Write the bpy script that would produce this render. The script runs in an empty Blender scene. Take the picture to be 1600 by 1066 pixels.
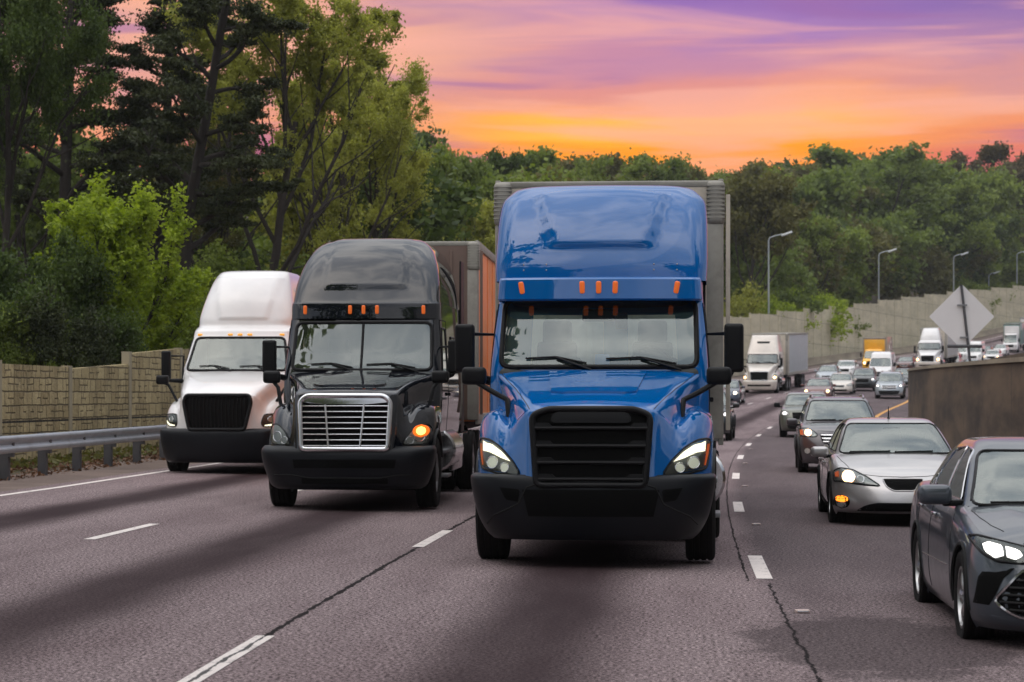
import bpy, bmesh, math, random
import numpy as np
from mathutils import Vector, Matrix
from mathutils.bvhtree import BVHTree
PI = math.pi
scene = bpy.context.scene
COL = scene.collection

# ------------------------------------------------------------------ materials
def new_mat(name):
    m = bpy.data.materials.new(name); m.use_nodes = True
    nt = m.node_tree
    return m, nt, nt.nodes['Principled BSDF'], nt.nodes['Material Output']

def N(nt, typ, **kw):
    n = nt.nodes.new(typ)
    for k, v in kw.items():
        if hasattr(n, k): setattr(n, k, v)
        else: n.inputs[k].default_value = v
    return n

def mth(nt, op, a, b=None, c=None, clamp=False):
    n = nt.nodes.new('ShaderNodeMath'); n.operation = op; n.use_clamp = clamp
    for i, x in enumerate((a, b, c)):
        if x is None: continue
        if isinstance(x, (int, float)): n.inputs[i].default_value = x
        else: nt.links.new(x, n.inputs[i])
    return n.outputs[0]

def mixc(nt, fac, a, b, mode='MIX'):
    n = nt.nodes.new('ShaderNodeMix'); n.data_type = 'RGBA'; n.blend_type = mode
    for s, x in ((n.inputs[0], fac), (n.inputs[6], a), (n.inputs[7], b)):
        if isinstance(x, (int, float)): s.default_value = x
        elif isinstance(x, (tuple, list)): s.default_value = (*x[:3], 1)
        else: nt.links.new(x, s)
    return n.outputs[2]

def noise(nt, vec, scale, detail=3, rough=.55, dist=0):
    n = N(nt, 'ShaderNodeTexNoise'); n.inputs['Scale'].default_value = scale
    n.inputs['Detail'].default_value = detail; n.inputs['Roughness'].default_value = rough
    n.inputs['Distortion'].default_value = dist
    if vec is not None: nt.links.new(vec, n.inputs['Vector'])
    return n.outputs['Fac']

def smooth(nt, x, lo, hi):
    n = nt.nodes.new('ShaderNodeMapRange'); n.interpolation_type = 'SMOOTHSTEP'
    n.inputs[1].default_value = lo; n.inputs[2].default_value = hi
    nt.links.new(x, n.inputs[0]); return n.outputs[0]

def vmap(nt, vec, scale=(1, 1, 1), loc=(0, 0, 0)):
    n = nt.nodes.new('ShaderNodeMapping'); n.inputs['Scale'].default_value = scale
    n.inputs['Location'].default_value = loc
    nt.links.new(vec, n.inputs['Vector']); return n.outputs[0]

def simple(name, col, rough=.5, metal=0., coat=0., var=.12, scale=6, bump=0., spec=.5, dirt=0., cior=1.5):
    m, nt, p, out = new_mat(name)
    tc = N(nt, 'ShaderNodeTexCoord').outputs['Object']
    n1 = noise(nt, tc, scale, 4)
    a = tuple(c*(1-var) for c in col); b = tuple(min(1, c*(1+var)) for c in col)
    c = mixc(nt, n1, a, b)
    if dirt:
        sep = N(nt, 'ShaderNodeSeparateXYZ'); nt.links.new(tc, sep.inputs[0])
        n2 = noise(nt, tc, 2.3, 6, .65)
        f = mth(nt, 'MULTIPLY', smooth(nt, n2, .42, .72), dirt)
        c = mixc(nt, f, c, (.11, .095, .08))
    nt.links.new(c, p.inputs['Base Color'])
    r = mth(nt, 'MULTIPLY_ADD', noise(nt, tc, scale*2.7, 3), .12, rough-.06, True)
    nt.links.new(r, p.inputs['Roughness'])
    p.inputs['Metallic'].default_value = metal
    p.inputs['Coat Weight'].default_value = coat; p.inputs['Coat Roughness'].default_value = .025; p.inputs['Coat IOR'].default_value = cior
    p.inputs['Specular IOR Level'].default_value = spec
    if bump:
        b = N(nt, 'ShaderNodeBump'); b.inputs['Strength'].default_value = bump; b.inputs['Distance'].default_value = .01
        nt.links.new(noise(nt, tc, scale*8, 4), b.inputs['Height']); nt.links.new(b.outputs[0], p.inputs['Normal'])
    return m

def paint(name, col, metal=.25, rough=.32, coat=1., dirt=.12):
    return simple(name, col, rough, metal, coat, .05, 3, dirt=dirt)

def glass(name, tint=(.60, .80, .74), ior=1.8, extra=.07):
    m, nt, p, out = new_mat(name); nt.nodes.remove(p)
    t = N(nt, 'ShaderNodeBsdfTransparent'); t.inputs[0].default_value = (*tint, 1)
    g = N(nt, 'ShaderNodeBsdfGlossy'); g.inputs['Color'].default_value = (.93, 1, .98, 1)
    g.inputs['Roughness'].default_value = .03
    f = N(nt, 'ShaderNodeFresnel'); f.inputs[0].default_value = ior
    # a faint dusty film catches light
    tc = N(nt, 'ShaderNodeTexCoord').outputs['Object']
    d = N(nt, 'ShaderNodeBsdfDiffuse'); d.inputs[0].default_value = (.45, .52, .50, 1)
    fac = mth(nt, 'ADD', f.outputs[0], extra, clamp=True)
    mx = N(nt, 'ShaderNodeMixShader'); nt.links.new(fac, mx.inputs[0])
    nt.links.new(t.outputs[0], mx.inputs[1]); nt.links.new(g.outputs[0], mx.inputs[2])
    mx2 = N(nt, 'ShaderNodeMixShader')
    nt.links.new(mth(nt, 'MULTIPLY_ADD', noise(nt, tc, 2.5, 3), .05, .012), mx2.inputs[0])
    nt.links.new(mx.outputs[0], mx2.inputs[1]); nt.links.new(d.outputs[0], mx2.inputs[2])
    nt.links.new(mx2.outputs[0], out.inputs[0])
    return m

def emis(name, col, s):
    m, nt, p, out = new_mat(name)
    p.inputs['Base Color'].default_value = (*col, 1); p.inputs['Emission Color'].default_value = (*col, 1)
    p.inputs['Emission Strength'].default_value = s; p.inputs['Roughness'].default_value = .3
    return m

M = {}
M['blue'] = simple('blue_paint', (.0, .115, .39), .45, 0, 1., .04, 3, spec=.0, cior=1.75)
M['blackp'] = simple('black_paint', (.007, .009, .014), .3, 0, 1., .05, 3, spec=.0, cior=1.7)
M['whitep'] = paint('white_paint', (.82, .80, .79), 0, .35, dirt=.05)
M['silverp'] = paint('silver_paint', (.50, .48, .475), .75, .34)
M['grayp'] = paint('gray_paint', (.060, .073, .092), .3, .30, .7)
M['darkp'] = paint('dark_plum_paint', (.055, .047, .055), .4, .3)
M['plastic'] = simple('black_plastic', (.006, .006, .007), .45, var=.2, scale=9, spec=.22)
M['bumperp'] = simple('dark_bumper_plastic', (.006, .007, .010), .42, var=.2, scale=5, spec=.25)
M['rubber'] = simple('tyre_rubber', (.010, .009, .009), .9, var=.25, scale=12, bump=.2, spec=.2)
M['chrome'] = simple('chrome', (.72, .72, .73), .16, 1., var=.06, scale=10)
M['alloy'] = simple('wheel_alloy', (.5, .5, .5), .3, 1., var=.1, scale=12)
M['steel'] = simple('dull_steel', (.28, .28, .29), .5, .7, var=.15)
M['void'] = simple('under_body', (.006, .006, .006), .9, var=.3)
M['glass'] = glass('window_glass')
M['glassd'] = glass('dark_window_glass', (.10, .12, .12), 1.6, .02)
M['lens'] = glass('lamp_lens', (.86, .88, .88), 1.5, .02)
M['mesh'] = simple('grille_mesh', (.003, .003, .003), .8, var=.4, scale=30, spec=.1)
M['seat'] = simple('seat_fabric', (.06, .065, .065), .9, var=.15)
M['dash'] = simple('dashboard_plastic', (.05, .055, .055), .7)
M['liner'] = simple('cab_lining', (.50, .52, .50), .8)
M['amber'] = emis('amber_marker', (.75, .14, .02), .35)
M['amberlit'] = emis('amber_lit', (1, .42, .10), 3.2)
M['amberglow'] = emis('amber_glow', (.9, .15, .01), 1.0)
M['led'] = emis('white_led', (1, .93, .70), 1.5)
M['lamp'] = emis('lamp_glow', (1, .86, .66), 7.)
M['lampw'] = emis('lamp_glow_white', (1, .95, .92), 2.4)
M['lampwarm'] = emis('lamp_glow_warm', (1, .62, .30), 5.)
M['lampbody'] = simple('lamp_inner_body', (.22, .21, .17), .3, .3, var=.4, scale=25)
M['lensbulb'] = emis('running_lamp', (.75, .74, .62), .35)
M['reflector'] = simple('lamp_reflector', (.50, .50, .48), .3, .35, var=.3, scale=30)
M['graybox'] = simple('gray_box_side', (.44, .46, .48), .5, dirt=.15)
M['trailerw'] = simple('trailer_white', (.52, .51, .50), .45, .1, dirt=.25)
M['trailerf'] = simple('trailer_front', (.60, .53, .44), .6, .1, dirt=.35, scale=4)
M['brownfront'] = simple('brown_trailer_front', (.15, .095, .075), .6, dirt=.3)
M['orange'] = simple('trailer_orange', (.85, .25, .06), .45, 0, .2, var=.1, dirt=.2)
M['alum'] = simple('trailer_post', (.36, .34, .30), .55, .4, var=.15, scale=12, dirt=.4)
M['plate'] = simple('sign_back', (.80, .77, .77), .6, .3, var=.06, scale=2)
M['bluetag'] = simple('blue_sticker', (.08, .28, .75), .5)
M['skin'] = simple('skin', (.42, .25, .18), .6)
M['cloth'] = simple('cloth', (.08, .09, .12), .9)

# ------------------------------------------------------------------ geometry helpers
def tag(o, label=None, cat=None, group=None, kind=None):
    if label: o['label'] = label
    if cat: o['category'] = cat
    if group: o['group'] = group
    if kind: o['kind'] = kind
    return o

def empty(name, loc=(0, 0, 0), rz=0, rx=0):
    o = bpy.data.objects.new(name, None); COL.objects.link(o); o.empty_display_size = .3
    o.rotation_mode = 'XYZ'; o.location = loc; o.rotation_euler = (rx, 0, rz); return o

def mk(name, verts, faces, mats, parent=None, ang=38, mi=None):
    me = bpy.data.meshes.new(name)
    me.from_pydata([tuple(v) for v in verts], [], [tuple(f) for f in faces])
    if not isinstance(mats, (list, tuple)): mats = [mats]
    for m in mats: me.materials.append(m)
    if mi: me.polygons.foreach_set('material_index', mi)
    me.polygons.foreach_set('use_smooth', [True]*len(me.polygons))
    me.set_sharp_from_angle(angle=math.radians(ang))
    me.validate(); me.update()
    o = bpy.data.objects.new(name, me); COL.objects.link(o)
    if parent: o.parent = parent
    return o

class MB:
    def __init__(s): s.v = []; s.f = []; s.m = []
    def add(s, v, f, m=0):
        b = len(s.v); s.v += [tuple(x) for x in v]; s.f += [tuple(i+b for i in q) for q in f]; s.m += [m]*len(f); return s
    def box(s, c, d, bev=.01, rot=None, m=0, seg=2):
        bm = bmesh.new(); bmesh.ops.create_cube(bm, size=1)
        for v in bm.verts: v.co = Vector((v.co.x*d[0], v.co.y*d[1], v.co.z*d[2]))
        if bev: bmesh.ops.bevel(bm, geom=bm.edges[:]+bm.verts[:], offset=min(bev, min(d)*.45), segments=seg, affect='EDGES', profile=.6)
        R = rot or Matrix()
        bm.verts.index_update()
        vs = [(R @ v.co)+Vector(c) for v in bm.verts]; fs = [[v.index for v in f.verts] for f in bm.faces]
        bm.free(); return s.add(vs, fs, m)
    def tube(s, pts, r, n=8, m=0, closed=False, cap=True):
        pts = [Vector(p) for p in pts]; k = len(pts)
        rs = r if isinstance(r, (list, tuple)) else [r]*k
        V_ = []; F_ = []; up = None
        for i, p in enumerate(pts):
            if closed: d = pts[(i+1) % k]-pts[i-1]
            else: d = pts[min(i+1, k-1)]-pts[max(i-1, 0)]
            d = d.normalized() if d.length > 1e-9 else Vector((0, 0, 1))
            if up is None: up = Vector((0, 0, 1)) if abs(d.z) < .9 else Vector((1, 0, 0))
            a = d.cross(up)
            if a.length < 1e-6: a = d.orthogonal()
            a.normalize(); b = a.cross(d).normalized(); up = b
            for j in range(n):
                t = 2*PI*j/n; V_.append(p+(a*math.cos(t)+b*math.sin(t))*rs[i])
        for i in range(k if closed else k-1):
            for j in range(n):
                i2 = (i+1) % k
                F_.append((i*n+j, i2*n+j, i2*n+(j+1) % n, i*n+(j+1) % n))
        if cap and not closed:
            F_.append(tuple(range(n))); F_.append(tuple((k-1)*n+j for j in reversed(range(n))))
        return s.add(V_, F_, m)
    def lathe(s, prof, c, axis='x', n=40, m=0):   # prof: (radius, along)
        V_ = []; F_ = []; k = len(prof); c = Vector(c)
        for r, a in prof:
            for j in range(n):
                t = 2*PI*j/n
                if axis == 'x': q = Vector((a, r*math.cos(t), r*math.sin(t)))
                elif axis == 'y': q = Vector((r*math.cos(t), a, r*math.sin(t)))
                else: q = Vector((r*math.cos(t), r*math.sin(t), a))
                V_.append(c+q)
        for i in range(k-1):
            for j in range(n):
                F_.append((i*n+j, i*n+(j+1) % n, (i+1)*n+(j+1) % n, (i+1)*n+j))
        return s.add(V_, F_, m)
    def build(s, name, mats, parent=None, ang=38): return mk(name, s.v, s.f, mats, parent, ang, s.m)

def cr(P, k):
    """Catmull-Rom resample rows of P (n, ...) with k samples a span"""
    P = np.asarray(P, float); n = len(P)
    A = np.concatenate([[2*P[0]-P[1]], P, [2*P[-1]-P[-2]]]); out = []
    for i in range(n-1):
        p0, p1, p2, p3 = A[i:i+4]
        for j in range(k):
            t = j/k
            out.append(.5*((2*p1)+(-p0+p2)*t+(2*p0-5*p1+4*p2-p3)*t*t+(-p0+3*p1-3*p2+p3)*t**3))
    out.append(P[-1]); return np.array(out)

def grid_faces(nr, nc, flip=False):
    F_ = []
    for i in range(nr-1):
        for j in range(nc-1):
            q = (i*nc+j, i*nc+j+1, (i+1)*nc+j+1, (i+1)*nc+j)
            F_.append(q[::-1] if flip else q)
    return F_

def csurf(rows, ku=5, kv=5):
    """rows of half-section control points (x>=0, first has x=0), mirrored -> vert list, faces"""
    R = np.array(rows, float)
    L = R[:, ::-1][:, :-1].copy(); L[:, :, 0] *= -1
    A = np.concatenate([L, R], 1)
    A = cr(A, kv); A = np.swapaxes(cr(np.swapaxes(A, 0, 1), ku), 0, 1)
    nr, nc = A.shape[:2]
    return A.reshape(-1, 3), grid_faces(nr, nc)

def outline(yf, bow, hw, r, yr, rr=.06, nf=14, na=8, ns=10):
    r = min(r, hw*.9); pts = []
    xs = np.linspace(0, hw-r, nf)
    for x in xs: pts.append((x, yf+bow*(x/hw)**2))
    yA = pts[-1][1]
    slope = 2*bow*(hw-r)/hw**2
    for i in range(1, na+1):
        t = i/na*PI/2
        pts.append((hw-r+r*math.sin(t), yA+r*(1-math.cos(t))+slope*r*.6*math.sin(t)))
    y1 = pts[-1][1]
    for i in range(1, ns+1): pts.append((hw, y1+(yr-rr-y1)*i/ns))
    for i in range(1, 4):
        t = i/3*PI/2; pts.append((hw-rr*(1-math.cos(t)), yr-rr+rr*math.sin(t)))
    for i in range(1, 5): pts.append(((hw-rr)*(1-i/4), yr))
    return pts

def stack(levels, k=4, cap=True, lin=False):
    """levels: (z, yf, bow, hw, r, yr) -> closed-around shell"""
    L = np.array(levels, float)
    if not lin: L = cr(L, k)
    else:
        o = []
        for a, b in zip(L[:-1], L[1:]):
            for j in range(k): o.append(a+(b-a)*j/k)
        o.append(L[-1]); L = np.array(o)
    V_ = []; nc = None
    for z, yf, bow, hw, r, yr in L:
        h = outline(yf, bow, hw, max(r, .01), yr)
        full = [(-x, y) for x, y in h[::-1]][:-1]+h      # back centre -> left -> front -> right -> back
        full = full[:-1]
        nc = len(full); V_ += [(x, y, z) for x, y in full]
    F_ = []
    nr = len(L)
    for i in range(nr-1):
        for j in range(nc):
            j2 = (j+1) % nc; F_.append((i*nc+j, i*nc+j2, (i+1)*nc+j2, (i+1)*nc+j))
    if cap:
        F_.append(tuple((nr-1)*nc+j for j in range(nc)))
    return np.array(V_), F_

def bvh_of(V_, F_): return BVHTree.FromPolygons([tuple(v) for v in V_], [tuple(f) for f in F_])
def bvh_join(*vf):
    V_ = []; F_ = []
    for v, f in vf:
        b = len(V_); V_ += [tuple(x) for x in v]; F_ += [tuple(i+b for i in q) for q in f]
    return bvh_of(V_, F_)

def chaikin(poly, n=2, r=.05):
    """round every corner of a closed polygon with a small radius"""
    out = []; k = len(poly)
    for i in range(k):
        p = Vector(poly[i]); a = Vector(poly[i-1]); b = Vector(poly[(i+1) % k])
        da, db = (a-p).length, (b-p).length
        ra, rb = min(r, da*.42), min(r, db*.42)
        q0 = p+(a-p)/max(da, 1e-6)*ra; q1 = p+(b-p)/max(db, 1e-6)*rb
        for j in range(2*n+1):
            t = j/(2*n); q = q0*(1-t)**2+p*2*t*(1-t)+q1*t*t; out.append((q.x, q.y))
    return out

def inpoly(x, y, poly):
    c = False; j = len(poly)-1
    for i in range(len(poly)):
        xi, yi = poly[i]; xj, yj = poly[j]
        if (yi > y) != (yj > y) and x < (xj-xi)*(y-yi)/(yj-yi)+xi: c = not c
        j = i
    return c

def cast(bvh, a, z, axis, side, guess=0., back=False):
    if axis == 'y':
        o = Vector((a, -5, z)); d = Vector((0, 1, 0))
        if side > 0: o = Vector((a, 25, z)); d = Vector((0, -1, 0))
    elif axis == 'z': o = Vector((a, z, 9)); d = Vector((0, 0, -1))
    else: o = Vector((side*5, a, z)); d = Vector((-side, 0, 0))
    h = bvh.ray_cast(o, d)
    if h[0] is None:
        if axis == 'y': q = Vector((a, guess, z))
        elif axis == 'z': q = Vector((a, z, guess))
        else: q = Vector((guess, a, z))
        n = bvh.find_nearest(q)
        p = q.copy()
        if axis == 'y': p.y = n[0].y
        elif axis == 'z': p.z = n[0].z
        else: p.x = n[0].x
        return p, d
    return h[0], d

def spans(poly, z):
    xs = []
    for i in range(len(poly)):
        a = poly[i]; b = poly[(i+1) % len(poly)]
        if (a[1] > z) != (b[1] > z): xs.append(a[0]+(b[0]-a[0])*(z-a[1])/(b[1]-a[1]))
    return (min(xs), max(xs)) if len(xs) >= 2 else None

def panel(mb, bvh, poly, axis='y', side=-1, off=.004, nr=12, nc=16, thick=.012, m=0, guess=.3):
    zs = [p[1] for p in poly]; z0, z1 = min(zs), max(zs); e = (z1-z0)*.004
    rows = []
    for i in range(nr+1):
        z = z0+e+(z1-z0-2*e)*i/nr; s = spans(poly, z)
        if s is None: continue
        row = []
        for j in range(nc+1):
            a = s[0]+(s[1]-s[0])*j/nc
            p, d = cast(bvh, a, z, axis, side, guess)
            guess_n = p.y if axis == 'y' else p.x if axis == 'x' else p.z
            row.append(p-d*off)
        rows.append(row)
    n_r = len(rows); n_c = nc+1
    V_ = [p for r in rows for p in r]
    flip = (axis == 'x' and side < 0) or (axis == 'y' and side > 0)
    F_ = grid_faces(n_r, n_c, flip)
    if thick:
        loop = [j for j in range(n_c)]+[i*n_c+n_c-1 for i in range(1, n_r)]+[(n_r-1)*n_c+j for j in range(n_c-2, -1, -1)]+[i*n_c for i in range(n_r-2, 0, -1)]
        b = len(V_)
        for i in loop: V_.append(V_[i]+d*thick)
        k = len(loop)
        for i in range(k):
            q = (loop[i], b+i, b+(i+1) % k, loop[(i+1) % k]); F_.append(q[::-1] if flip else q)
    mb.add(V_, F_, m)
    return mb

def seam(mb, bvh, pts, r=.006, axis='y', side=-1, off=0., closed=False, m=0, dens=.05, n=6, guess=.3):
    P = []
    L = list(pts)+([pts[0]] if closed else [])
    for a, b in zip(L[:-1], L[1:]):
        k = max(1, int(math.hypot(a[0]-b[0], a[1]-b[1])/dens))
        for j in range(k): P.append((a[0]+(b[0]-a[0])*j/k, a[1]+(b[1]-a[1])*j/k))
    if not closed: P.append(L[-1])
    Q = []
    for a, z in P:
        p, d = cast(bvh, a, z, axis, side, guess); Q.append(p-d*off)
    mb.tube(Q, r, n, m, closed=closed); return mb

def cut(V_, F_, tests):
    """drop faces whose centre satisfies any test(c, n)"""
    V_ = np.asarray(V_); out = []
    for f in F_:
        if len(f) > 6: out.append(f); continue
        c = V_[list(f)].mean(0)
        n = np.cross(V_[f[1]]-V_[f[0]], V_[f[2]]-V_[f[0]])
        if np.abs(n).sum() < 1e-12: n = np.cross(V_[f[2]]-V_[f[0]], V_[f[3]]-V_[f[0]]) if len(f) > 3 else n
        if not any(t(c, n) for t in tests): out.append(f)
    return out
def front_test(poly, ymax): return lambda c, n: c[1] < ymax and abs(n[1]) > abs(n[0])*.6 and inpoly(c[0], c[2], poly)
def side_test(poly): return lambda c, n: abs(n[0]) > abs(n[1]) and inpoly(c[1], c[2], poly)
def mir(poly): return [(-a, b) for a, b in poly]

def snap_arch(V_, F_, centers, r, xmin):
    V_ = np.array(V_, float); out = []
    def inside(p):
        for cy, cz in centers:
            if abs(p[0]) > xmin and math.hypot(p[1]-cy, p[2]-cz) < r: return True
        return False
    ins = [inside(p) for p in V_]
    for f in F_:
        if not all(ins[i] for i in f): out.append(f)
    used = set(i for f in out for i in f)
    for i in used:
        if ins[i]:
            for cy, cz in centers:
                d = math.hypot(V_[i][1]-cy, V_[i][2]-cz)
                if d < r:
                    s = r/max(d, 1e-4); V_[i][1] = cy+(V_[i][1]-cy)*s; V_[i][2] = cz+(V_[i][2]-cz)*s
    return V_, out

def surf_arc(mb, bvh, cy, cz, r, side, a0=-12, a1=192, rad=.018, m=0, off=0):
    Q = []
    for i in range(33):
        t = math.radians(a0+(a1-a0)*i/32)
        p, d = cast(bvh, cy+(r+.006)*math.cos(t), cz+(r+.006)*math.sin(t), 'x', side, side*.85); Q.append(p-d*off)
    mb.tube(Q, rad, 6, m); return mb

# ------------------------------------------------------------------ road alignment
def D(Y):
    if Y > 450: return D(450)+(Y-450)*(.051+.00105*450)
    return 1.01+.051*Y+.000525*Y*Y
def Dh(Y): return math.atan(.051+.00105*min(Y, 450))
ZT = [(-200, 0), (0, 0), (38, 0), (47, .035), (59, .09), (72, .15), (84, .22), (96, .32), (108, .45), (120, .72), (132, 1.02), (148, 1.40), (158, 1.72), (189, 2.65), (225, 3.8), (249, 4.7), (308, 7.1), (345, 9.5), (372, 11.6), (400, 13.6), (450, 17), (600, 26), (900, 36), (1500, 42)]
_zy = np.array([a for a, b in ZT], float); _zz = np.array([b for a, b in ZT])
def zp(Y):
    return float(np.mean([np.interp(Y+d, _zy, _zz) for d in (-6, -3, 0, 3, 6)])) if Y > 45 else float(np.interp(Y, _zy, _zz))
def G(Y, off): return zp(Y)-.015*max(-16, min(off, 8))
def RP(Y, off, dz=0): return Vector((D(Y)+off, Y, G(Y, off)+dz))
def ss(x, a, b):
    t = max(0, min(1, (x-a)/(b-a))); return t*t*(3-2*t)
def terrain(Y, off):
    z = G(Y, max(-16, min(off, 8)))-.04
    if off < -16:
        z += 1.2*ss(-off, 16, 30)
        z += ss(-off, 30, 120)*(2+16*ss(Y, 140, 380))
    if off > 40: z += 3*ss(off, 40, 120)
    return z

def seq(a, b, st):
    n = max(1, round((b-a)/st)); return [a+(b-a)*i/n for i in range(n+1)]

def sheet(name, Ys, offs, zf, mat, uv=True):
    V_ = [(D(Y)+o, Y, zf(Y, o)) for Y in Ys for o in offs]
    nc = len(offs); F_ = grid_faces(len(Ys), nc)
    o = mk(name, V_, F_, mat, ang=80)
    if uv:
        me = o.data; l = me.uv_layers.new(name='UVMap')
        vi = np.empty(len(me.loops), int); me.loops.foreach_get('vertex_index', vi)
        uvs = np.array([(of, Y) for Y in Ys for of in offs], float)[vi]
        l.data.foreach_set('uv', uvs.ravel())
    return o

# asphalt
def crack(nt, uv, u, v, c, at, w, v0, v1, amp=.07):
    w1 = mth(nt, 'MULTIPLY', mth(nt, 'SUBTRACT', noise(nt, vmap(nt, uv, (0, 1, 0), (at*3, 0, 0)), 1.6, 10, .78), .5), amp*2)
    d = mth(nt, 'ABSOLUTE', mth(nt, 'SUBTRACT', mth(nt, 'SUBTRACT', u, at), w1))
    wd = mth(nt, 'MULTIPLY', smooth(nt, noise(nt, uv, 3.1, 5, .75), .22, .75), w*2.0)
    k = mth(nt, 'LESS_THAN', d, wd)
    k = mth(nt, 'MULTIPLY', k, mth(nt, 'MULTIPLY', mth(nt, 'GREATER_THAN', v, v0), mth(nt, 'LESS_THAN', v, v1)))
    return mixc(nt, mth(nt, 'MULTIPLY', k, .95), c, (.006, .005, .005))
def asphalt():
    m, nt, p, out = new_mat('asphalt')
    uv = N(nt, 'ShaderNodeTexCoord').outputs['UV']
    sep = N(nt, 'ShaderNodeSeparateXYZ'); nt.links.new(uv, sep.inputs[0])
    u, v = sep.outputs[0], sep.outputs[1]
    fine = noise(nt, uv, 36, 2, .85)
    mid = noise(nt, uv, 9, 5, .6)
    big = noise(nt, vmap(nt, uv, (1, .16, 1)), .9, 4, .6)
    c = mixc(nt, smooth(nt, fine, .42, .60), (.065, .048, .049), (.46, .362, .368))
    c = mixc(nt, mth(nt, 'MULTIPLY', smooth(nt, mid, .45, .75), .4), c, (.09, .066, .070))
    c = mixc(nt, smooth(nt, big, .35, .72), c, mixc(nt, 1., c, (.70, .67, .68), 'MULTIPLY'))
    # oily band down the middle of every lane
    wob = mth(nt, 'MULTIPLY', mth(nt, 'SUBTRACT', noise(nt, vmap(nt, uv, (.0, .12, 0)), 1., 2), .5), .5)
    uu = mth(nt, 'ADD', u, wob)
    pp = mth(nt, 'PINGPONG', uu, 1.825)      # 0 at lane lines, 1.825 at lane centres
    band = smooth(nt, pp, .95, 1.65)
    track = mth(nt, 'MULTIPLY', smooth(nt, pp, .9, .5), 0.0)
    left = smooth(nt, u, .35, -.1)
    bf = mth(nt, 'MULTIPLY', mth(nt, 'MULTIPLY', band, mth(nt, 'MULTIPLY_ADD', big, .5, .66, True)), left)
    c = mixc(nt, bf, c, mixc(nt, fine, (.012, .007, .008), (.060, .038, .042)))
    # right lane: older, darker surfacing
    ed = mth(nt, 'ADD', u, mth(nt, 'MULTIPLY', mth(nt, 'SUBTRACT', mid, .5), .35))
    rf = mth(nt, 'MULTIPLY', smooth(nt, ed, -.15, .15), mth(nt, 'MULTIPLY_ADD', smooth(nt, v, 13, 24), .38, .10))
    c = mixc(nt, mth(nt, 'MULTIPLY', rf, 1.15), c, mixc(nt, fine, (.025, .021, .023), (.085, .074, .080)))
    # dark tar patch in the right lane
    px = mth(nt, 'DIVIDE', mth(nt, 'SUBTRACT', u, .55), 1.0); py = mth(nt, 'DIVIDE', mth(nt, 'SUBTRACT', v, 15.8), 2.1)
    rr = mth(nt, 'SQRT', mth(nt, 'ADD', mth(nt, 'MULTIPLY', px, px), mth(nt, 'MULTIPLY', py, py)))
    rr = mth(nt, 'ADD', rr, mth(nt, 'MULTIPLY', mth(nt, 'SUBTRACT', noise(nt, uv, 2.2, 5, .6), .5), 1.1))
    c = mixc(nt, mth(nt, 'MULTIPLY', smooth(nt, rr, 1.05, .75), .55), c, (.024, .019, .021))
    # long joints between the lanes, split open
    c = crack(nt, uv, u, v, c, -3.62, .022, 0, 70, .05)
    c = crack(nt, uv, u, v, c, .02, .011, 0, 20.8, .10)
    c = crack(nt, uv, u, v, c, -.16, .010, 21, 95, .05)
    # short transverse nicks and dark spots
    nk = noise(nt, vmap(nt, uv, (1.1, 9, 1)), 1.6, 4, .7)
    nk2 = noise(nt, uv, .35, 2)
    c = mixc(nt, mth(nt, 'MULTIPLY', smooth(nt, nk, .705, .73), smooth(nt, nk2, .42, .6)), c, (.012, .010, .010))
    nt.links.new(c, p.inputs['Base Color'])
    p.inputs['Roughness'].default_value = .82
    p.inputs['Specular IOR Level'].default_value = .06
    b = N(nt, 'ShaderNodeBump'); b.inputs['Strength'].default_value = .3; b.inputs['Distance'].default_value = .004
    nt.links.new(mth(nt, 'ADD', fine, mid), b.inputs['Height']); nt.links.new(b.outputs[0], p.inputs['Normal'])
    return m

def line_mat(name, col):
    m, nt, p, out = new_mat(name)
    uv = N(nt, 'ShaderNodeTexCoord').outputs['UV']
    sep = N(nt, 'ShaderNodeSeparateXYZ'); nt.links.new(uv, sep.inputs[0])
    w = noise(nt, uv, 26, 4, .75); w2 = noise(nt, uv, 3, 4, .6)
    f = smooth(nt, mth(nt, 'MULTIPLY_ADD', w2, .5, mth(nt, 'MULTIPLY', w, .7)), .62, .78)
    c = mixc(nt, f, col, (.14, .11, .115))
    c = crack(nt, uv, sep.outputs[0], sep.outputs[1], c, -3.62, .012, 0, 20, .05)
    nt.links.new(c, p.inputs['Base Color'])
    p.inputs['Roughness'].default_value = .7
    return m

def ground_mat():
    m, nt, p, out = new_mat('verge_soil')
    tc = N(nt, 'ShaderNodeTexCoord').outputs['Object']
    a = noise(nt, tc, 1.3, 6, .65); b_ = noise(nt, tc, 14, 5, .7)
    c = mixc(nt, smooth(nt, a, .35, .65), (.062, .034, .020), (.030, .045, .012))
    c = mixc(nt, smooth(nt, b_, .4, .7), c, (.12, .075, .045))
    nt.links.new(c, p.inputs['Base Color']); p.inputs['Roughness'].default_value = .95
    b = N(nt, 'ShaderNodeBump'); b.inputs['Strength'].default_value = .9; b.inputs['Distance'].default_value = .05
    nt.links.new(b_, b.inputs['Height']); nt.links.new(b.outputs[0], p.inputs['Normal'])
    return m
def shoulder_mat():
    m, nt, p, out = new_mat('dusty_shoulder')
    tc = N(nt, 'ShaderNodeTexCoord').outputs['Object']
    a = noise(nt, tc, .8, 6, .65); b_ = noise(nt, tc, 30, 4, .7)
    c = mixc(nt, smooth(nt, a, .35, .65), (.20, .145, .12), (.13, .095, .08))
    c = mixc(nt, mth(nt, 'MULTIPLY', smooth(nt, b_, .35, .7), .5), c, (.07, .045, .035))
    nt.links.new(c, p.inputs['Base Color']); p.inputs['Roughness'].default_value = .95
    return m

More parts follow.
